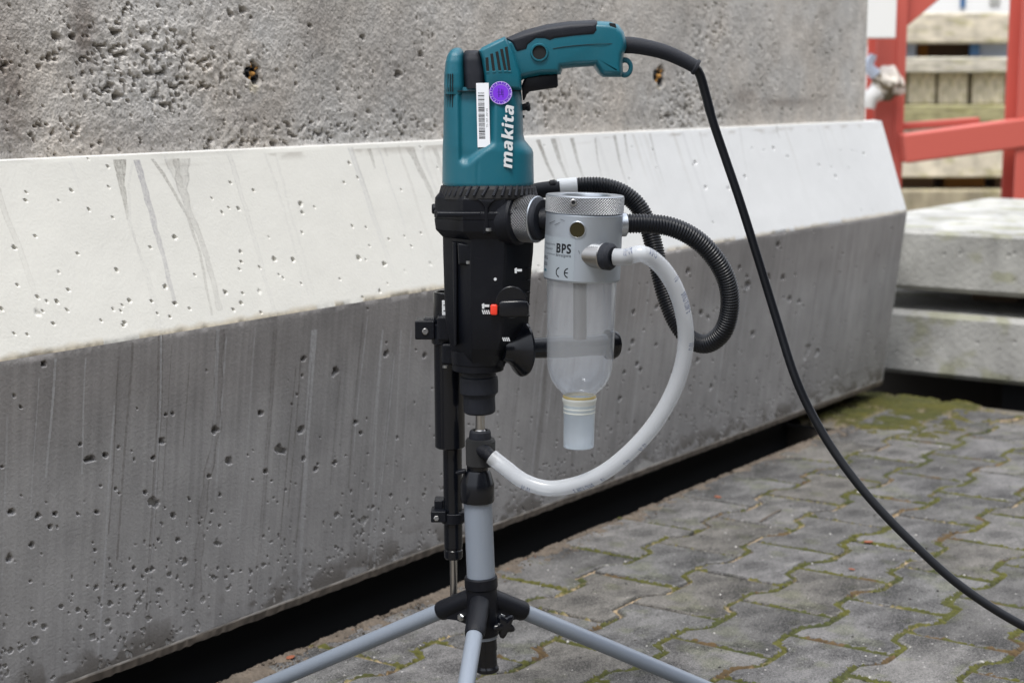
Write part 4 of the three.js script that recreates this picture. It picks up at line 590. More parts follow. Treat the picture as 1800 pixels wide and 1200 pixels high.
// ---------------------------------------------------------------- tripod
const tripod = thing('tripod', 'grey tube tripod with black plastic hub carrying the upright hammer drill', 'tripod', V(px(850, 1250).x, 0, Z));
{
  const top = px(840, 884), foot = px(850, 1120), ax = foot.clone().sub(top).normalize();
  const on = t => top.clone().lerp(foot, t);
  part(tripod, 'centre_tube', rod(on(-0.05), on(1.0), 25.5 * S, 25.5 * S, 40), M.grey);
  part(tripod, 'top_collar', turned(px(839, 881), px(839, 815), [[0, 29.5 * S], [0.002, 30.5 * S], [33 * S, 30.5 * S], [36 * S, 29.5 * S], [54 * S, 24 * S], [58 * S, 22 * S], [58 * S, 19 * S], [66 * S, 19 * S]], 44, 0.4), M.glossy);
  part(tripod, 'collar_lever', slab([[801, 830], [806, 826], [818, 824], [820, 829], [806, 834]], Z + 0.006, 14, 2), M.black);
  const hub = part(tripod, 'hub', turned(px(845, 1012), px(851, 1122), [[0, 28.6 * S], [0.0015, 30 * S], [0.012, 30 * S], [0.014, 28 * S], [108 * S, 28 * S], [110 * S, 26 * S]], 44, 0.4), M.black);
  part(tripod, 'base_plug', turned(px(853, 1115), px(857, 1184), [[0, 20 * S], [28 * S, 20.5 * S], [28.2 * S, 19 * S], [58 * S, 18.6 * S], [62 * S, 21 * S], [67 * S, 21.5 * S], [69 * S, 20 * S]], 40, 0.4), M.glossy);
  // three legs, a third of a turn apart
  const c = px(846, 1058), dirs = [[-0.87, -0.47], [0.9, -0.43], [-0.12, 1]], SL = Math.tan(28 * Math.PI / 180);
  dirs.forEach(([dx, dz], i) => {
    const l = Math.hypot(dx, dz), e = V(dx / l, 0, dz / l), dn = V(e.x, -SL, e.z).normalize(), side = V(-e.z, 0, e.x);
    const p0 = c.clone().addScaledVector(e, 18 * S).add(V(0, 6 * S, 0)), p1 = p0.clone().addScaledVector(dn, (i === 2 ? 82 : 78) * S), upv = side.clone().cross(dn).normalize(); if (upv.y < 0) upv.negate();
    const foot = p0.clone().addScaledVector(dn, (p0.y - 0.012) / -dn.y);
    const sock = part(tripod, 'leg_socket', [turned(p0, p1, [[0, 15 * S], [2 * S, 18 * S], [70 * S, 18.5 * S], [75 * S, 18 * S], [(i === 2 ? 82 : 78) * S, 16.5 * S]], 30, 0.5)], M.black);
    const pp = (t, h) => p0.clone().addScaledVector(dn, t).addScaledVector(upv, h);      // the cheek plates below the socket
    for (const sd of [-1, 1]) { const sh = [[0, 4], [60, 4], [64, -16], [44, -26], [22, -44], [0, -52]].map(([t, h]) => pp(t * S, h * S).addScaledVector(side, sd * 13 * S)); const g = new THREE.BufferGeometry(), o = []; const q = sh.map(p => p.clone().addScaledVector(side, -sd * 3.5 * S)); const tri = (a, b, d) => o.push(a.x, a.y, a.z, b.x, b.y, b.z, d.x, d.y, d.z); for (let k = 1; k < 5; k++) { tri(sh[0], sh[k], sh[k + 1]); tri(q[0], q[k + 1], q[k]); } for (let k = 0; k < 6; k++) { const n = (k + 1) % 6; tri(sh[k], q[k], sh[n]); tri(sh[n], q[k], q[n]); } g.setAttribute('position', new THREE.Float32BufferAttribute(o, 3)); g.computeVertexNormals(); part(sock, 'cheek', g, M.black); }
    const leg = part(tripod, 'leg', rod(p1.clone().addScaledVector(dn, -6 * S), foot, 14.8 * S, 14.8 * S, 30), M.grey);
    part(leg, 'rubber_foot', turned(foot.clone().addScaledVector(dn, -0.02), foot.clone().addScaledVector(dn, 0.008), [[0, 15.5 * S], [0.02, 17.5 * S], [0.026, 17 * S], [0.028, 12 * S]], 24), M.rubber);
    const bc = pp(30 * S, -24 * S); const hexd = i === 2 ? 1 : i === 0 ? 1 : -1; const bs = bc.clone().addScaledVector(side, hexd * 14 * S * (V(0, 0, 1).dot(side) * hexd < -0.2 && i !== 2 ? -1 : 1));
    const out = bs.clone().sub(bc).normalize(); part(tripod, 'bolt', [turned(bs.clone().addScaledVector(out, -1 * S), bs.clone().addScaledVector(out, 6 * S), [[0, 7.4 * S], [5 * S, 7.4 * S], [6.5 * S, 6 * S]], 6, 0.3), rod(bs, bs.clone().addScaledVector(out, 8.5 * S), 3.6 * S, 3.3 * S, 12)], M.zinc);
  });
  const kc = px(882, 1097, 0.012), ko = px(897, 1104, 0.028), kd = ko.clone().sub(kc).normalize();
  const kn = part(tripod, 'star_knob', (() => { const q = new THREE.Quaternion().setFromUnitVectors(V(0, 1, 0), kd), rings = [[0, 0.5], [2, 0.82], [6, 1], [11, 1], [14, 0.85], [15.5, 0.5]].map(([t, r]) => Array.from({ length: 60 }, (_, k) => { const f = -k / 60 * 2 * Math.PI; const R = (19 + 4.5 * Math.cos(f * 5)) * r * S; return V(R * Math.cos(f), t * S, R * Math.sin(f)).applyQuaternion(q).add(kc); })); return skin(rings, true, 0.6); })(), M.glossy);
  part(kn, 'stem', rod(kc.clone().addScaledVector(kd, -14 * S), kc, 8 * S, 9 * S, 20), M.black);
}

// ---------------------------------------------------------------- feed column: clamped behind the drill
const ZC = -0.035;
const column = thing('feed_column', 'black telescopic steel column with clamps behind the drill body', 'support column', px(797, 1030, ZC));
{
  const s = scaleAt(790, 700, Z + ZC), p = (x, y) => px(x, y, ZC);
  part(column, 'outer_tube', turned(p(791, 786), p(788, 510), [[0, 24 * s], [0.0012, 26.5 * s], [275 * s, 26.5 * s], [277 * s, 25.5 * s], [277 * s, 21 * s], [240 * s, 20.5 * s]], 40, 0.4), M.glossy);
  part(column, 'inner_tube', turned(p(797, 981), p(795, 780), [[0, 14.5 * s], [0.0015, 16.4 * s], [16 * s, 16.6 * s], [17 * s, 15.6 * s], [20 * s, 15.6 * s], [21 * s, 16.6 * s], [206 * s, 16.8 * s]], 36, 0.4), M.glossy);
  part(column, 'piston_rod', rod(p(797.5, 1046), p(797, 975), 6.5 * s, 6.5 * s, 20), M.steel);
  const strip = part(column, 'scale_strip', (() => { const a = px(780, 548, ZC + 0.0178); return boxAt(a, 6 * s, 40 * s, 0.0012, 0.0004); })(), M.white, 'white measuring strip on the column');
  for (const y of [536, 546, 556, 562]) part(strip, 'tick', boxAt(px(781, y, ZC + 0.0186), 3.4 * s, 1.3 * s, 0.0004, 0.0001), M.dark);
  const cl = part(column, 'upper_clamp', [turned(p(789, 603), p(789, 567), [[0, 29 * s], [1.5 * s, 30.5 * s], [34 * s, 30.5 * s], [36 * s, 29 * s]], 36, 0.4), boxPx(729, 564, 764, 597, Z + ZC + 0.014, 0.03, 0.0016), boxPx(744, 559, 766, 570, Z + ZC + 0.004, 0.02, 0.002)], M.black);
  part(cl, 'screw', [turned(px(747.5, 582.5, ZC + 0.0135), px(747.5, 582.5, ZC + 0.0158), [[0, 5.6 * s], [2.6 * s, 5.6 * s], [3.4 * s, 4.6 * s], [3.4 * s, 2.6 * s], [1.5 * s, 2.4 * s]], 20, 0.4)], M.steel);
  const lc = part(column, 'lower_clamp', [turned(p(796, 918), p(796, 899), [[0, 19.5 * s], [1.2 * s, 20.5 * s], [18 * s, 20.5 * s], [19 * s, 19.5 * s]], 32, 0.4), boxPx(757, 899, 784, 918.5, Z + ZC + 0.013, 0.026, 0.0014), boxPx(763, 879, 779, 899, Z + ZC + 0.002, 0.02, 0.002), boxPx(800, 900, 826, 917, Z + ZC + 0.008, 0.018, 0.0014)], M.black);
  part(lc, 'screw', turned(px(767, 911, ZC + 0.0125), px(767, 911, ZC + 0.0145), [[0, 5 * s], [2.4 * s, 5 * s], [3 * s, 4 * s], [3 * s, 2.4 * s], [1.4 * s, 2.2 * s]], 6, 0.3), M.steel);
  part(column, 'drill_bracket', [boxPx(776, 604, 800, 642, Z + ZC + 0.03, 0.05, 0.003), boxPx(768, 556, 792, 600, Z + ZC + 0.03, 0.03, 0.003)], M.black);
  part(column, 'bracket_screw', turned(px(783, 642, 0.002), px(783, 647, 0.002), [[0, 5 * s], [4 * s, 5 * s]], 12), M.zinc);
}

// ---------------------------------------------------------------- the hammer drill
const drill = thing('hammer_drill', 'teal and black electric hammer drill standing upright with pistol handle', 'hammer drill', px(843, 727));
{
  // rear (motor) housing, with the side scoop pressed in
  const scoop = (x, y, z) => {
    if (z < 10) return 0;
    const L = 804 + 0.02 * (y - 150), Rr = 864, bottom = 287 - 0.75 * Math.max(0, x - 824) - 0.9 * Math.max(0, 816 - x), d = Math.min(sstep(L, L + 9, x), sstep(Rr + 10, Rr - 2, x), sstep(bottom + 2, bottom - 14, y));
    const groove = Math.exp(-(((x - 841) / 1.8) ** 2)) * sstep(276, 290, y) * 1.3;
    return -(9 * d + groove) * sstep(10, 30, z);
  };
  const rows = interpRows([[324, 779, 937, 76, 2.6], [321, 777.5, 938.5, 77.5, 2.6], [268, 778, 937.5, 76, 2.7], [262, 778, 935.5, 76, 2.7], [254, 778.5, 929, 75, 2.8], [246, 779, 922.5, 74, 2.8], [236, 779.5, 920, 73, 2.9], [200, 780, 919, 70, 3], [168, 780.5, 917, 67, 3], [153, 781, 915, 65, 3]], 4);
  const body = part(drill, 'motor_housing', loft(rows, Z, 220, 0.9, scoop), M.teal);
  part(body, 'rear_cap', loft(interpRows([[165, 782, 819.5, 60, 3.4], [152, 781, 819.5, 62, 3.4], [130, 781.5, 818.5, 60.5, 3.4], [108, 784, 817, 57, 3.4], [97, 787, 816, 53, 3.2], [90, 791, 814, 47, 3], [86, 796, 811.5, 40, 2.6], [84.2, 800, 809, 30, 2.2]], 3), Z, 110, 0.9), M.teal);
  part(body, 'soft_pad', loft(interpRows([[155, 817, 855, 61.5, 4], [130, 815, 854, 59.5, 4], [105, 814, 850, 56, 3.6], [94, 815, 847, 51, 3], [89, 818, 844, 44, 2.6]], 4), Z, 100, 0.9), M.rubber, 'black rubber pad at the rear corner');
  part(body, 'neck', slab([[853, 156], [851, 130], [847, 104], [842, 90], [848, 84], [868, 74], [888, 65], [900, 84], [908, 108], [916, 128], [917, 158], [855, 158]], Z, 126, 22, { bevelSize: 7, seg: 6, crease: 0.9 }), M.teal);
  // seam round the housing
  part(body, 'seam', loft([[160.2, 780.3, 916.8, 66.6, 3], [159, 780.2, 916.7, 66.5, 3]], Z, 80), M.slot);
  // vent slots: raised near-black strips stand in for the shaded openings
  const front = (x, y, w, h, n, dz) => { const t = clamp(Math.abs((x - 848.5) / 67.5), 0, 0.999); return (1 - t ** n) ** (1 / n) * dz; };
  for (const [y0, y1, ft, tp] of [[130, 160, 60.5, 1], [164, 188, 68, 0]]) for (const x of [784.4, 787.6, 791.2, 795.2]) { const cx = 781 + 68, q = tp ? clamp(Math.abs((x - 800) / 19.2), 0, 0.995) : clamp(Math.abs((x - 849) / 68.6), 0, 0.995), n = tp ? 3.4 : 3, zf = (1 - q ** n) ** (1 / n) * ft; const a = px(x, (y0 + y1) / 2, (zf - 0.2) * S); part(body, 'dark_vent_strip', boxAt(a, 1.8 * S, (y1 - y0) * S, 5 * S, 0.0004), M.slot); }
  [[854, 861, 127, 101], [862, 871.5, 126.6, 94.5], [871, 882, 126, 91], [879, 891.5, 125.6, 86.5], [887, 898.5, 126.2, 83]].forEach(([x0, x1, yb, yt]) => {
    const g = slab([[x0, yt + 1], [x0 + 5.5, yt], [x1, yb], [x1 - 5.2, yb]], Z, 4, 0.6, { seg: 1, shift: 61.6 }); part(body, 'dark_vent_strip', g, M.slot);
    part(body, 'slot_lip', slab([[x1 - 5.6, yb - 1.5], [x1 + 0.4, yb - 1.5], [x1 + 0.6, yb + 1.6], [x1 - 5.4, yb + 1.6]], Z, 3, 0.5, { seg: 1, shift: 62.6 }), M.teal);
  });
  // D-shaped rear handle
  const hnd = part(drill, 'handle', slab([[884, 72], [920, 58], [960, 47], [1002, 41], [1046, 37], [1070, 38], [1086, 43], [1096, 56], [1100.5, 72], [1101, 84], [1096, 96], [1094, 112], [1095, 128], [1091, 135.5], [1060, 135.5], [1052, 130], [1043, 116.5], [1010, 118.5], [989, 121], [986, 131], [950, 133], [921, 139], [905, 148], [895, 120]], Z, 74, 30, { bevelSize: 12, seg: 8, crease: 0.9 }), M.teal);
  part(hnd, 'rubber_grip', slab([[889, 67], [920, 53.5], [960, 43], [1000, 37.2], [1046, 34.8], [1053, 40], [1055.5, 56], [1046, 68.5], [1010, 71.5], [976, 76], [966, 80], [955, 76], [944, 76], [934, 84], [932, 93], [906, 100], [899, 92], [893, 78]], Z, 78, 32, { bevelSize: 12, seg: 8, crease: 0.9 }), M.rubber, 'black rubber overmould on the handle');
  const bc = px(948, 92, 32 * S); part(hnd, 'screw_boss', turned(bc, bc.clone().add(V(0, 0, 8 * S)), [[0, 15.5 * S], [6 * S, 15.5 * S], [8 * S, 14.3 * S], [8 * S, 12 * S], [1 * S, 11.4 * S]], 40, 0.5), M.teal);
  part(hnd, 'screw_hole', turned(bc.clone().add(V(0, 0, 0)), bc.clone().add(V(0, 0, 5.5 * S)), [[0, 11.7 * S], [5.4 * S, 11.7 * S]], 32), M.slot);
  part(hnd, 'seam', pipe([[972, 85.5], [990, 82.5], [1030, 78.5], [1070, 77], [1099, 76.5]].map(([x, y], i) => px(x, y, (36.9 - (i === 4 ? 8 : i === 0 ? 0.4 : 0)) * S)), 0.55 * S, 30, 6), M.slot);
  part(hnd, 'cap_window', slab([[1069, 41], [1080, 42.5], [1082, 52], [1071, 51]], Z, 4, 0.6, { seg: 1, shift: 33.5 }), M.slot);
  part(hnd, 'hook_eye', (() => { const g = new THREE.TorusGeometry(10.5 * S, 3.8 * S, 14, 36); g.scale(1, 1.22, 1); const p = px(1098.5, 118.5); g.translate(p.x, p.y, p.z); return g; })(), M.teal);
  part(drill, 'trigger', slab([[921, 140], [924, 136], [950, 131.5], [980, 129.5], [981, 150], [978, 154], [950, 158], [931, 161], [926, 166], [922, 176], [919, 176], [917, 150]], Z, 40, 6, { bevelSize: 3, seg: 4 }), M.black);
  part(drill, 'lock_switch', [turned(px(914, 189, 0.004), px(930, 187, 0.004), [[0, 6 * S], [11 * S, 6 * S], [12 * S, 8 * S], [16 * S, 8 * S], [18 * S, 5.5 * S]], 20), rod(px(915, 204, 0.004), px(922, 205, 0.004), 3 * S, 2.4 * S, 12)], M.black);
  // cable with its sleeve
  const sl = [[1096, 79], [1112, 79.5], [1140, 84], [1170, 92], [1198, 104], [1226, 119]];
  const sleeve = part(drill, 'cable_sleeve', pipe(sl.map(([x, y]) => px(x, y)), t => (t > 0.955 ? 14 : mix(14.6, 11.6, t)) * S, 60, 22), M.rubber);
  const cp = [[1216, 113, 0], [1228, 126, 0], [1240, 163, 0], [1252, 208, 0.002], [1272, 268, 0.005], [1300, 350, 0.012], [1334, 458, 0.02], [1366, 562, 0.03], [1398, 662, 0.045], [1428, 728, 0.055], [1470, 798, 0.07], [1530, 876, 0.09], [1605, 954, 0.11], [1690, 1030, 0.13], [1800, 1100, 0.15], [1900, 1142, 0.16]].map(([x, y, d]) => px(x, y, d));
  const last = cp.at(-1); cp.push(V(last.x + 0.09, 0.075, last.z + 0.01), V(last.x + 0.22, 0.012, last.z + 0.05), V(last.x + 0.6, 0.009, last.z + 0.02));
  part(sleeve, 'power_cable', pipe(cp, (t, l) => (t < 0.04 ? 8.2 : 7.6) * S, 300, 16), M.cable, 'long black cable hanging down to the paving');
  // black gear housing
  const ring = part(drill, 'vent_ring', loft([[346, 770, 941, 82, 2.3], [343, 772, 942, 83, 2.3], [328, 776, 941, 81, 2.4], [322, 780, 937, 77, 2.5]], Z, 80, 0.4), M.dark);
  for (let k = 0; k < 40; k++) { const t = k / 40 * 2 * Math.PI, f = (yy, r) => { const n = 2.35, ct = Math.cos(t + (yy === 0 ? 0 : 0.085)), st = Math.sin(t + (yy === 0 ? 0 : 0.085)), e = 2 / n; return px(858 + Math.sign(ct) * Math.abs(ct) ** e * r, yy === 0 ? 327 : 344, Math.sign(st) * Math.abs(st) ** e * (r - 2) * S); }; part(ring, 'rib', rod(f(0, 80.5), f(1, 85.5), 2.6 * S, 2.6 * S, 8), M.rubber); }
  // faceted lower body: an eight-sided section with softened corners
  const facet = (rows, z = Z) => { const rings = rows.map(([py, xl, xr, dz, cut = 0.36]) => { const c = onZ((xl + xr) / 2, py, z), s = scaleAt(850, py, z), rx = (xr - xl) / 2 * s, rz = dz * s, P = [[1, -cut], [1, cut], [cut, 1], [-cut, 1], [-1, cut], [-1, -cut], [-cut, -1], [cut, -1]], out = []; P.forEach((p, i) => { const q = P[(i + 1) % 8], r = P[(i + 7) % 8]; out.push([mix(p[0], r[0], 0.09), mix(p[1], r[1], 0.09)], p.map(v => v * 0.995), [mix(p[0], q[0], 0.09), mix(p[1], q[1], 0.09)]); }); return out.map(([a, b]) => V(c.x + a * rx, c.y, c.z + b * rz)); }); return skin(rings, true, 0.24); };
  const gear = part(drill, 'gear_housing', facet([[636, 806, 890, 44], [618, 797, 900, 54], [604, 792, 915, 62], [585, 788, 926, 67], [560, 784, 929, 69], [520, 782, 931, 70], [470, 780.5, 934, 71], [440, 779.5, 937, 72], [405, 779, 938, 73]]), M.black);
  part(gear, 'upper_flange', facet([[416, 781, 931, 71], [408, 774, 936, 77, 0.4], [400, 767, 939, 81, 0.42], [384, 765, 941, 83, 0.42], [381.5, 765, 941, 83, 0.42], [381, 766.5, 939.5, 81.5, 0.42], [379.5, 766.5, 939.5, 81.5, 0.42], [379, 764.5, 941, 83, 0.42], [369, 764, 941, 83.5, 0.42], [366, 766, 939, 80, 0.42], [352, 765.5, 939, 80, 0.42], [345, 766, 938, 79.5, 0.42], [337, 773, 934, 76, 0.42]]), M.black);
  part(gear, 'notch_rib', slab([[841, 345], [872, 345], [864, 353], [860, 360], [862, 404], [851, 404], [853, 360], [849, 353]], Z, 14, 3, { seg: 3, shift: 77 }), M.black);
  part(gear, 'ledge_rib', slab([[772, 366], [846, 366], [848, 374], [770, 375]], Z, 8, 3, { seg: 3, shift: 80 }), M.black);
  part(gear, 'ledge_rib', slab([[868, 366], [900, 366], [906, 358], [922, 352], [930, 356], [914, 366], [908, 373], [866, 374]], Z, 8, 3, { seg: 3, shift: 79.5 }), M.black);
  part(gear, 'side_rib', [slab([[797, 420], [806, 420], [805, 600], [800, 600]], Z, 30, 3, { seg: 3, shift: 40 }), slab([[806, 420], [840, 424], [840, 452], [834, 460], [808, 458]], Z, 16, 5, { seg: 4, shift: 60 })], M.black);
  for (const [x, y, w] of [[859, 403.5, 6], [823.5, 461, 5.5]]) { const p = px(x, y, (y < 410 ? 84 : 67.5) * S); part(gear, 'screw', (() => { const g = new THREE.CylinderGeometry(w * S, w * S, 0.003, 18); g.translate(p.x, p.y, p.z - w * S * 0.6); return g; })(), M.zinc); }
  part(gear, 'side_bolt', turned(px(768, 367, 0.004), px(757, 367, 0.004), [[0, 9 * S], [7 * S, 9 * S], [9 * S, 7 * S]], 18), M.black);
  for (let k = 0; k < 6; k++) part(gear, 'cooling_fin', boxAt(px(930 - k * 0.4, 469 + k * 20.5, 0.008), 6 * S, 1.6 * S, 60 * S, 0.0004), M.black);
  // knob boss beside the collector's nut
  { const a = px(890, 388, 44 * S), b = px(916, 386, 58 * S); part(gear, 'port_boss', turned(a, b, [[0, 44 * S], [22 * S, 44 * S], [26 * S, 41 * S], [26 * S, 34 * S]], 36, 0.4), M.black); }
  // mode selector
  const sc = px(899, 531, 66.6 * S), sel = part(drill, 'mode_selector', [turned(sc, sc.clone().add(V(0, 0, 4 * S)), [[0, 28 * S], [2.6 * S, 28 * S], [4 * S, 26.5 * S]], 56, 0.4), slab([[877, 522], [882, 519], [918, 517.5], [926, 520], [929, 528], [929, 540], [924, 546], [884, 547], [877, 544]], Z, 10, 4, { seg: 4, shift: 75 })], M.glossy);
  part(sel, 'release_button', slab([[863, 527], [865.5, 525], [873, 525], [875, 527], [875, 541], [873, 543], [865.5, 543], [863, 541]], Z, 8, 2.2, { seg: 3, shift: 76 }), M.red, 'bright red release button');
  const print = (pts, sh = 70.6) => slab(pts, Z, 1.2, 0, { shift: sh });
  const hammer = (x, y, k) => [print([[x, y], [x + 3 * k, y - 2.2 * k], [x + 4.4 * k, y - 2 * k], [x + 4.4 * k, y + 7 * k], [x + 0.6 * k, y + 7 * k], [x + 0.6 * k, y + 2 * k]]), print([[x + 4.6 * k, y], [x + 13 * k, y], [x + 13 * k, y + 4 * k], [x + 4.6 * k, y + 4 * k]])];
  const bit = (x, y, k) => [0, 1, 2, 3].map(i => print([[x + i * 3.6 * k, y], [x + i * 3.6 * k + 2.2 * k, y], [x + i * 3.6 * k + 4.6 * k, y + 7 * k], [x + i * 3.6 * k + 2.4 * k, y + 7 * k]]));
  part(drill, 'hammer_symbol', hammer(904, 465, 1), M.print); part(drill, 'hammer_symbol', hammer(848, 526, 1), M.print); part(drill, 'bit_symbol', bit(848, 535.5, 0.95), M.print); part(drill, 'bit_symbol', bit(883, 582.5, 0.9).map(g => { g.translate(0, 0, -1.0 * S); return g; }), M.print);
  { const p = px(870.5, 490.5, 70.5 * S); part(drill, 'index_dot', turned(p, p.clone().add(V(0, 0, 1.2 * S)), [[0, 2.6 * S], [1.2 * S, 2.6 * S]], 16), M.print); }
  // chuck
  part(drill, 'neck_clamp', [turned(px(840, 650), px(840, 612), [[0, 44 * S], [1.5 * S, 46 * S], [13 * S, 46 * S], [14 * S, 47.5 * S], [36 * S, 48.5 * S], [38 * S, 46 * S]], 44, 0.35), boxPx(872, 606, 888, 646, Z + 0.02, 0.035, 0.003)], M.black);
  part(drill, 'chuck_sleeve', turned(px(843, 726), px(841, 644), [[0, 24 * S], [3 * S, 28 * S], [9 * S, 28.6 * S], [30 * S, 28.2 * S], [34 * S, 30 * S], [38 * S, 34 * S], [58 * S, 34.4 * S], [66 * S, 33.4 * S], [68 * S, 31 * S], [82 * S, 30 * S]], 44, 0.35), M.rubber);
  // side handle
  const hd = V(Math.cos(0.47), -0.03, -Math.sin(0.47)).normalize(), h0 = px(899, 613, 0.016), P = t => h0.clone().addScaledVector(hd, t * S);
  const sh = part(drill, 'side_handle', turned(P(-20), P(226), [[0, 20 * S], [12 * S, 24 * S], [22 * S, 30 * S], [34 * S, 46 * S], [38 * S, 49.5 * S], [42 * S, 49 * S], [46 * S, 40 * S], [52 * S, 20 * S], [66 * S, 18.5 * S], [120 * S, 20.5 * S], [180 * S, 19 * S], [208 * S, 20 * S], [214 * S, 27 * S], [222 * S, 28 * S], [230 * S, 25 * S], [236 * S, 16 * S], [238 * S, 4 * S]], 48, 0.5), M.glossy);
  void sh;
  // stickers and lettering
  const faceZ = 66.5 * S;
  const bar = canvasTex(128, 620, (c, w, h) => { c.fillStyle = '#e9ecf2'; c.fillRect(0, 0, w, h); c.fillStyle = '#15151c'; const R = rng(9); let y = 88; while (y < 540) { const t = [4, 4, 7, 10, 13][Math.floor(R() * 5)]; c.fillRect(16, y, 64, Math.min(t, 540 - y)); y += t + [4, 5, 7, 9][Math.floor(R() * 4)]; } c.save(); c.translate(112, 430); c.rotate(-Math.PI / 2); c.font = '26px monospace'; c.fillText('TO-IBT-00146', 0, 0); c.restore(); });
  { const g = new RoundedBoxGeometry(21.5 * S, 108 * S, 0.0006, 1, 0.0002); const q = new THREE.PlaneGeometry(21 * S, 107 * S); q.translate(0, 0, 0.0004); for (const x of [g, q]) { x.rotateZ(0.022); const p = px(849.3, 202.5, 66 * S); x.rotateX(-0.024); x.translate(p.x, p.y, p.z); } const l = part(body, 'barcode_label', g, M.white, 'white barcode sticker reading TO-IBT-00146'); part(l, 'barcode_print', q, new THREE.MeshStandardMaterial({ map: bar, roughness: 0.5 })); }
  const round = canvasTex(256, 256, (c, w) => { c.clearRect(0, 0, w, w); c.fillStyle = '#5c1fb8'; c.beginPath(); c.arc(128, 128, 128, 0, 7); c.fill(); c.fillStyle = '#d9cdf2'; c.font = 'bold 25px sans-serif'; c.textAlign = 'center'; const txt = ['1', '2', '3', '4', '5', '6', '7', '8', '9', '10', '11', '12']; for (let i = 0; i < 12; i++) { c.save(); c.translate(128, 128); c.rotate(Math.PI + i * 0.5236 + 0.1); c.fillText(txt[i], 0, -101); c.fillRect(26, -122, 3, 24); c.restore(); } c.strokeStyle = '#cfc0f0'; c.lineWidth = 3; c.beginPath(); c.arc(128, 128, 92, 0, 7); c.stroke(); c.lineWidth = 6; c.beginPath(); c.arc(128, 128, 124, 0, 7); c.stroke(); c.fillStyle = '#7a33d8'; c.beginPath(); c.arc(128, 128, 88, 0, 7); c.fill(); c.fillStyle = '#35107a'; c.fillRect(104, 76, 9, 100); c.fillRect(134, 86, 8, 60); c.fillRect(150, 92, 8, 88); c.fillRect(90, 118, 70, 6); c.fillRect(100, 146, 62, 6); });
  { const g = new THREE.CircleGeometry(19.3 * S, 48), p = px(880, 163, 67.9 * S); g.translate(p.x, p.y, p.z); const r = turned(px(880, 163, 67.2 * S), px(880, 163, 67.7 * S), [[0, 19.3 * S], [0.5 * S, 19.3 * S]], 40); const l = part(body, 'inspection_sticker', r, mat(0.2, 0.05, 0.5, 0.4), 'round purple inspection sticker ringed with numbers'); part(l, 'sticker_print', g, new THREE.MeshStandardMaterial({ map: round, roughness: 0.4 })); }
  const font = await new FontLoader().loadAsync('fonts/droid/droid_sans_bold.typeface.json');
  { const g = new TextGeometry('makita', { font, size: 20 * S, depth: 0.0006, curveSegments: 6, bevelEnabled: true, bevelSize: 0.00018, bevelThickness: 0.0002, bevelSegments: 1 }); g.computeBoundingBox(); const w = g.boundingBox.max.x - g.boundingBox.min.x; g.translate(-g.boundingBox.min.x, 0, 0); g.scale(104 * S / w, 0.92, 1); g.applyMatrix4(new THREE.Matrix4().makeShear(0, 0, 0.2, 0, 0, 0)); g.rotateZ(Math.PI / 2 - 0.03); const p = px(900, 296, 74.6 * S); g.rotateX(-0.05); g.translate(p.x, p.y, p.z); part(body, 'lettering', g, M.print, 'pale raised maker lettering reading upwards'); }
}

// ---------------------------------------------------------------- drill bit and suction hood
const bitThing = thing('drill_bit', 'short steel shank between the chuck and the suction hood', 'drill bit', px(844, 762));
part(bitThing, 'shank', turned(px(844, 764), px(844, 722), [[0, 14 * S], [3 * S, 12.5 * S], [10 * S, 8.4 * S], [42 * S, 7.8 * S]], 28, 0.5), M.steel);
const hood = thing('suction_hood', 'black knurled suction hood on the bit above the tripod collar', 'suction adapter', px(844, 815));
{
  part(hood, 'hood_body', turned(px(844.5, 818), px(844.5, 768), [[0, 23 * S], [2 * S, 26 * S], [45 * S, 26.8 * S], [49 * S, 25 * S], [50 * S, 18 * S]], 40, 0.4), new THREE.MeshPhysicalMaterial({ color: lin(0.011, 0.012, 0.014), roughness: 0.55, bumpMap: (() => { const t = speck.clone(); t.repeat.set(60, 6); return t; })(), bumpScale: 0.0012 }));
  part(hood, 'top_ring', turned(px(844, 770), px(844, 754), [[0, 20 * S], [2 * S, 20 * S], [12 * S, 19 * S], [15 * S, 17 * S], [15 * S, 13 * S], [8 * S, 12.5 * S]], 36, 0.4), M.rubber);
  part(hood, 'nozzle', turned(px(846, 789, 16 * S), px(864, 803, 40 * S), [[0, 13 * S], [20 * S, 12.5 * S], [22 * S, 11 * S], [34 * S, 10 * S]], 28, 0.4), M.black);
}

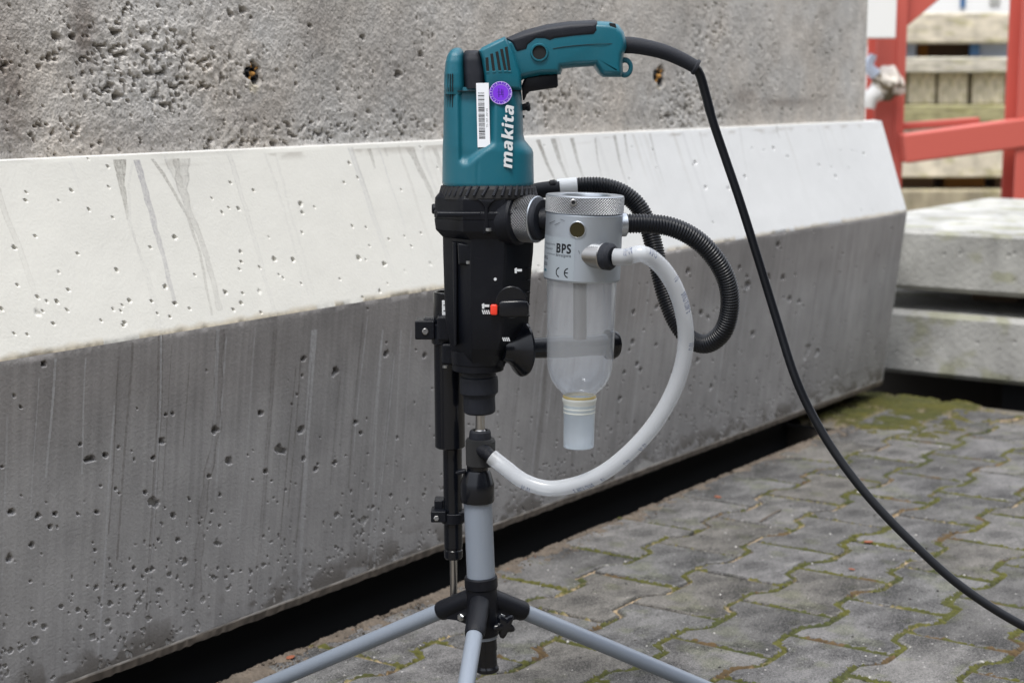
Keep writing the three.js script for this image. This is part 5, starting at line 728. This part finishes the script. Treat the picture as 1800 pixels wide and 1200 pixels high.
// ---------------------------------------------------------------- dust separator
const ZD = 0.05, SD = scaleAt(1027, 420, Z + ZD), sp = (x, y, d = 0) => onZ(x, y, Z + ZD + d);
const sep = thing('dust_separator', 'aluminium dust separator with clear plastic cup beside the drill', 'dust separator', sp(1017, 790));
{
  const knurl = (ru, rv) => { const t = knurlTex.clone(); t.repeat.set(ru, rv); return t; };
  const top = sp(1028.5, 342), ring2 = sp(1027.5, 373), bot = sp(1022.5, 491), ax = bot.clone().sub(top).normalize();
  const q = new THREE.Quaternion().setFromUnitVectors(V(0, -1, 0), ax);
  const cyl = (r, a, b, seg = 72) => { const l = a.distanceTo(b), g = new THREE.CylinderGeometry(r, r, l, seg, 1, true); g.applyQuaternion(q); const m = a.clone().lerp(b, 0.5); g.translate(m.x, m.y, m.z); return g; };
  const body = part(sep, 'housing', turned(ring2, bot, [[0, 60 * SD], [0.5 * SD, 66 * SD], [2.5 * SD, 67.6 * SD], [115 * SD, 67.6 * SD], [118 * SD, 66.4 * SD], [118 * SD, 60 * SD]], 96, 0.35), new THREE.MeshPhysicalMaterial({ color: lin(0.4, 0.44, 0.49), metalness: 0.8, roughness: 0.48, anisotropy: 0 }));
  const cap = part(sep, 'knurled_cap', turned(top, ring2, [[12 * SD, 44 * SD], [2 * SD, 45 * SD], [0.6 * SD, 45.6 * SD], [0, 47 * SD], [0, 67 * SD], [1.2 * SD, 68.4 * SD], [1.6 * SD, 68.4 * SD], [30 * SD, 68.4 * SD], [31 * SD, 67 * SD]], 96, 0.35), M.alu);
  part(cap, 'knurling', cyl(68.9 * SD, sp(1028.5, 344.5), sp(1027.6, 371.5), 96), new THREE.MeshPhysicalMaterial({ color: lin(0.34, 0.35, 0.37), metalness: 0.8, roughness: 0.46, bumpMap: knurl(20, 1.45), bumpScale: 0.0026 }));
  { const g = new THREE.CircleGeometry(46 * SD, 48); g.rotateX(-Math.PI / 2); const p = sp(1028, 352); g.translate(p.x, p.y, p.z); part(cap, 'inner_disc', g, mat(0.42, 0.48, 0.47, 0.5)); }
  { const a = sp(1008, 356, 66 * SD), b = sp(1008, 356, 68 * SD); part(cap, 'grub_screw', turned(a, b, [[0, 6 * SD], [1.2 * SD, 6 * SD], [2 * SD, 5 * SD], [2 * SD, 3.6 * SD], [0, 3.4 * SD]], 20, 0.4), M.steel); part(cap, 'screw_socket', turned(a, sp(1008, 356, 66.8 * SD), [[0, 3.5 * SD], [0.6 * SD, 3.5 * SD]], 6), M.slot); }
  // view port: glass set in a bevelled hole
  { const d = V(-0.21, 0, 0.98).normalize(), c = sp(1026.8, 398).addScaledVector(d, 67.5 * SD); const v = part(body, 'view_port', turned(c, c.clone().addScaledVector(d, 2 * SD), [[0, 14.6 * SD], [1.4 * SD, 14.8 * SD], [1.9 * SD, 14.2 * SD], [1.9 * SD, 13.4 * SD], [0.6 * SD, 12.8 * SD]], 40, 0.4), M.alu); part(v, 'glass', turned(c, c.clone().addScaledVector(d, 1.2 * SD), [[0, 13 * SD], [1.0 * SD, 13 * SD]], 36), mat(0.02, 0.016, 0.003, 0.1), 'dark olive sight glass'); }
  // printed label, wrapped round the housing
  const lab = canvasTex(1000, 730, (c, w, h) => {
    c.fillStyle = '#9fa8b0'; c.fillRect(0, 0, w, h); c.fillStyle = '#14161c'; c.textAlign = 'right';
    c.font = '900 220px sans-serif'; c.save(); c.translate(938, 266); c.scale(310 / c.measureText('BPS').width, 1); c.fillText('BPS', 0, 0); c.restore();
    c.font = 'bold 66px serif'; c.save(); c.translate(938, 330); c.scale(310 / c.measureText('Breuigsen').width, 1); c.fillText('Breuigsen', 0, 0); c.restore();
    c.font = '50px sans-serif'; c.fillText('Absaugsysteme', 612, 150); c.fillText('Bau GmbH', 545, 232); c.font = '40px sans-serif'; c.fillText('Technik Messen', 615, 318);
    c.font = '700 84px sans-serif'; c.fillText('MEG', 400, 410); c.fillText('0285', 390, 520); c.fillStyle = '#3c6a78'; c.fillRect(250, 580, 110, 44);
    c.strokeStyle = '#14161c'; c.lineWidth = 22; for (const x of [735, 905]) { c.beginPath(); c.arc(x, 600, 78, Math.PI * 0.56, Math.PI * 1.44); c.stroke(); } c.beginPath(); c.moveTo(830, 600); c.lineTo(890, 600); c.stroke();
  });
  { const a = sp(1025.8, 413.5), b = sp(1022.9, 487), l = a.distanceTo(b), g = new THREE.CylinderGeometry(67.95 * SD, 67.95 * SD, l, 60, 1, true, Math.PI * 2 - 1.75, 1.5); g.applyQuaternion(q); const m = a.clone().lerp(b, 0.5); g.translate(m.x, m.y, m.z); part(body, 'type_label', g, new THREE.MeshStandardMaterial({ map: lab, roughness: 0.42, metalness: 0.4, side: THREE.DoubleSide }), 'silver label printed BPS above a CE mark'); }
  { const g = [[[975, 395], [984, 391]], [[966, 392], [975, 388]], [[1078, 376], [1078, 388]], [[1017, 440], [1019, 446]], [[985, 385], [992, 388]]].map(([a, b]) => { const f = ([x, y]) => { const dx = (x - (1027 - (y - 373) * 0.042)) / 67.8; return sp(x, y, Math.sqrt(Math.max(0, 1 - dx * dx)) * 67.7 * SD); }; return rod(f(a), f(b), 0.4 * SD, 0.3 * SD, 6); }); part(body, 'scratch', g, mat(0.03, 0.03, 0.035, 0.6), 'short dark scratches'); }
  // hose fitting on the front right
  { const d = V(0.8, -0.02, 0.6).normalize(), c = sp(1030, 447, 46 * SD), P = t => c.clone().addScaledVector(d, t * SD);
    const f = part(sep, 'hose_fitting', turned(P(0), P(38), [[0, 22.5 * SD], [36 * SD, 22.5 * SD], [38 * SD, 21 * SD]], 44, 0.4), M.steel);
    part(f, 'rubber_seal', turned(P(37), P(57), [[0, 20 * SD], [1 * SD, 22.5 * SD], [3 * SD, 23.5 * SD], [14 * SD, 23.5 * SD], [17 * SD, 21.5 * SD], [20 * SD, 18 * SD]], 44, 0.4), M.rubber);
    const d2 = V(0.9, 0.0, 0.42).normalize(), n0 = P(48); part(f, 'barbed_nozzle', turned(n0, n0.clone().addScaledVector(d2, 40 * SD), [[0, 14 * SD], [6 * SD, 14.2 * SD], [7 * SD, 12 * SD], [12 * SD, 13.4 * SD], [13 * SD, 11.4 * SD], [40 * SD, 10.8 * SD]], 28, 0.4), M.glossy);
    sep.userData.n = undefined; delete sep.userData.n; globalThis.__fit = n0.clone().addScaledVector(d2, 11 * SD); globalThis.__fitDir = d2; }
  // knurled union nut towards the drill
  { const d = V(0.87, 0, 0.49).normalize(), c = px(944, 385, 62 * S), P = t => c.clone().addScaledVector(d, t * S);
    const nut = part(sep, 'union_nut', turned(P(-32), P(2), [[0, 37 * S], [1.5 * S, 40 * S], [32 * S, 40 * S], [34 * S, 38.5 * S]], 64, 0.35), M.alu);
    const g = new THREE.CylinderGeometry(40.6 * S, 40.6 * S, 31 * S, 72, 1, true); g.applyQuaternion(new THREE.Quaternion().setFromUnitVectors(V(0, 1, 0), d)); const m = P(-15); g.translate(m.x, m.y, m.z); part(nut, 'knurling', g, new THREE.MeshPhysicalMaterial({ color: lin(0.4, 0.4, 0.41), metalness: 0.95, roughness: 0.34, bumpMap: knurl(12, 1.5), bumpScale: 0.0034 }));
    part(sep, 'gasket', turned(P(1), P(11), [[0, 36 * S], [7 * S, 36 * S], [10 * S, 33 * S]], 48, 0.4), M.rubber);
    const o = sp(1027, 385); part(sep, 'inlet_pipe', rod(P(8), o, 20 * S, 20 * S, 32), M.black); }
  // outlet stub towards the corrugated hose, at the back right
  { const d = V(0.98, 0, -0.2).normalize(), c = sp(1027, 396).addScaledVector(d, 62 * SD); part(sep, 'outlet_stub', turned(c, c.clone().addScaledVector(d, 14 * SD), [[0, 21 * SD], [13 * SD, 21 * SD], [14 * SD, 19 * SD]], 32), M.alu); }
  // clear cup, inner pipe and sample tube
  const C = (y, k = 0) => sp(1022.5 - (y - 491) * 0.018 + k, y);
  const prof = [[486, 61.8], [560, 60.4], [612, 59.8], [632, 59.2], [645, 58], [656, 55.5], [665, 52], [673, 47.5], [680, 42], [686, 35.5], [690.5, 30.5], [694, 28], [698, 27.5], [712, 27.4]].map(([y, r]) => [C(486).distanceTo(C(y)), r * SD]);
  const open = (p, a, b, seg = 64, inner = 0) => { const rings = p.map(([t, r]) => { const c = a.clone().addScaledVector(b.clone().sub(a).normalize(), t); return Array.from({ length: seg }, (_, k) => { const f = k / seg * 2 * Math.PI; return V(c.x + (r - inner) * Math.cos(f), c.y, c.z + (r - inner) * Math.sin(f)); }); }); return skin(rings, false, 0.9); };
  part(sep, 'clear_cup', open(prof, C(486), C(712)), M.clear, 'clear plastic cup, slightly dusty');
  part(sep, 'inner_pipe', turned(C(488, -3), C(598, -1), [[0, 12 * SD], [109 * SD, 12 * SD], [110 * SD, 10.5 * SD], [110 * SD, 9.5 * SD], [80 * SD, 9.5 * SD]], 32, 0.4), mat(0.14, 0.132, 0.128, 0.4, { metalness: 0.4 }));
  const tube = part(sep, 'sample_tube', open([[700, 28.8], [726, 28.6], [726.5, 28], [770, 27.6], [783, 27.4], [785, 26.6], [785.6, 20], [785.7, 1]].map(([y, r]) => [C(700).distanceTo(C(y)), r * SD]), C(700), C(786)), M.milky, 'milky plastic sample tube pushed on below');
  part(tube, 'thread_ring', open([[0, 27.8 * SD], [4 * SD, 28.2 * SD], [6 * SD, 27.6 * SD], [11 * SD, 28.3 * SD], [13 * SD, 27.6 * SD], [19 * SD, 28.4 * SD], [24 * SD, 30 * SD], [27 * SD, 30.2 * SD], [29 * SD, 29 * SD]].map(([t, r]) => [t, r + 0.6 * SD]), C(726), C(697)), mat(0.74, 0.74, 0.68, 0.35, { transmission: 0.35, thickness: 0, side: THREE.DoubleSide }));
  part(tube, 'tape_seal', open([[0, 28.6], [1.5, 29.8], [4.5, 29.8], [6.5, 28.4]].map(([t, r]) => [t * SD, r * SD]), C(694), C(701)), mat(0.55, 0.42, 0.16, 0.5, { transmission: 0.4, thickness: 0, side: THREE.DoubleSide }), 'yellowish seal at the neck');
}

// ---------------------------------------------------------------- hoses
{
  const start = __fit, zz = (x, y, d) => onZ(x, y, d);
  const d0 = start.z, pts = [start.clone(), start.clone().addScaledVector(__fitDir, 18 * SD)];
  const fitP = start.clone().project(camera), sx = (fitP.x * 0.5 + 0.5) * 1800, sy = (0.5 - fitP.y * 0.5) * 1200; void sx; void sy;
  [[1128, 446], [1158, 464], [1184, 500], [1200, 545], [1206, 592], [1200, 640], [1182, 692], [1150, 746], [1106, 795], [1058, 832], [1010, 852], [962, 858], [920, 845], [886, 820], [864, 803]].forEach(([x, y], i, a) => pts.push(zz(x, y, mix(d0 + 0.012, Z + 40 * S, i / (a.length - 1)))));
  const hs = thing('clear_hose', 'milky clear plastic hose looping from the separator to the suction hood', 'hose', pts[9]);
  const tex = canvasTex(2048, 64, (c, w, h) => { c.fillStyle = '#e9ebee'; c.fillRect(0, 0, w, h); c.fillStyle = '#5a6488'; c.font = 'italic 15px monospace'; for (const [x, t] of [[60, '10-14'], [150, '10/2'], [320, 'LQ'], [400, 'RAUCLAIR®-E'], [640, '10/2'], [1180, '10-14'], [1290, '10/2'], [1440, 'LQ'], [1500, 'RAUCLAIR®-E'], [1800, '10-14']]) { c.fillText(t, x, 22); } });
  const c = new THREE.CatmullRomCurve3(pts, false, 'centripetal'), n = 220, rad = 24, r = 14 * S, pos = [], uv = [], idx = [], fr = (() => { return Array.from({ length: n + 1 }, (_, i) => { const t = c.getTangentAt(i / n), b = V(0, 0, 1).addScaledVector(t, -t.z).normalize(), a = b.clone().cross(t).normalize(); return [a, b]; }); })();
  for (let i = 0; i <= n; i++) { const p = c.getPointAt(i / n), rr = r * (i < 8 ? 1.04 : 1); for (let k = 0; k <= rad; k++) { const f = k / rad * 2 * Math.PI - Math.PI * 0.25, w = p.clone().addScaledVector(fr[i][1], Math.cos(f) * rr).addScaledVector(fr[i][0], Math.sin(f) * rr); pos.push(w.x, w.y, w.z); uv.push(i / n, 1 - k / rad * 1.0); } }
  for (let i = 0; i < n; i++) for (let k = 0; k < rad; k++) { const a = i * (rad + 1) + k, b = a + 1, d = a + rad + 1, e = d + 1; idx.push(a, d, b, b, d, e); }
  const g = new THREE.BufferGeometry(); g.setAttribute('position', new THREE.Float32BufferAttribute(pos, 3)); g.setAttribute('uv', new THREE.Float32BufferAttribute(uv, 2)); g.setIndex(idx); g.computeVertexNormals();
  part(hs, 'hose_wall', g, new THREE.MeshPhysicalMaterial({ map: tex, color: lin(0.92, 0.93, 0.94), roughness: 0.24, transmission: 0.6, thickness: 0, ior: 1.45, side: THREE.DoubleSide }));
}
{
  const a = [[1014, 328, -0.085], [1034, 327, -0.085], [1060, 328, -0.085], [1092, 338, -0.083], [1118, 358, -0.08], [1136, 388, -0.076], [1148, 426, -0.07], [1158, 470, -0.062], [1171, 520, -0.052], [1190, 566, -0.04], [1214, 596, -0.028], [1243, 604, -0.012], [1270, 584, 0.002], [1283, 544, 0.012], [1280, 500, 0.02], [1260, 458, 0.026], [1226, 422, 0.03], [1184, 400, 0.034], [1140, 393, 0.036], [1090, 393, 0.036]].map(([x, y, d]) => px(x, y, d));
  const cv = new THREE.CatmullRomCurve3(a, false, 'centripetal'), L = cv.getLength(), pitch = 5.1 * S, n = Math.round(L / pitch) * 8;
  const ch = thing('corrugated_hose', 'black corrugated suction hose looping behind the dust separator', 'hose', a[11]);
  part(ch, 'hose_wall', pipe(a, (t, l) => (16.2 + 0.0 + 1.1 * Math.max(-0.7, Math.cos(l / pitch * 2 * Math.PI))) * S, n, 26, true, 1.6), mat(0.004, 0.0052, 0.0085, 0.36, { specularIntensity: 0.75 }));
  const w = [[980, 331], [1004, 329]].map(([x, y]) => px(x, y, -0.085)); part(ch, 'white_sleeve', rod(w[0], w[1].clone().lerp(px(1022, 328, -0.085), 0.6), 17.2 * S, 17.6 * S, 28), M.white, 'white sleeve at the hose end');
  part(ch, 'end_pipe', pipe([[905, 352], [935, 338], [960, 333], [984, 331]].map(([x, y]) => px(x, y, -0.082)), t => mix(15, 14.5, t) * S, 30, 22), M.rubber);
  part(ch, 'pipe_clip', [(() => { const p = px(972, 322, -0.08); return turned(p.clone().add(V(-7 * S, -4 * S, 0)), p.clone().add(V(7 * S, -2 * S, 0)), [[0, 7 * S], [3 * S, 9.5 * S], [11 * S, 9.5 * S], [14 * S, 7 * S]], 20); })()], M.black);
}
delete globalThis.__prism; delete globalThis.__conc; delete globalThis.__fit; delete globalThis.__fitDir;
renderer.render(scene, camera);
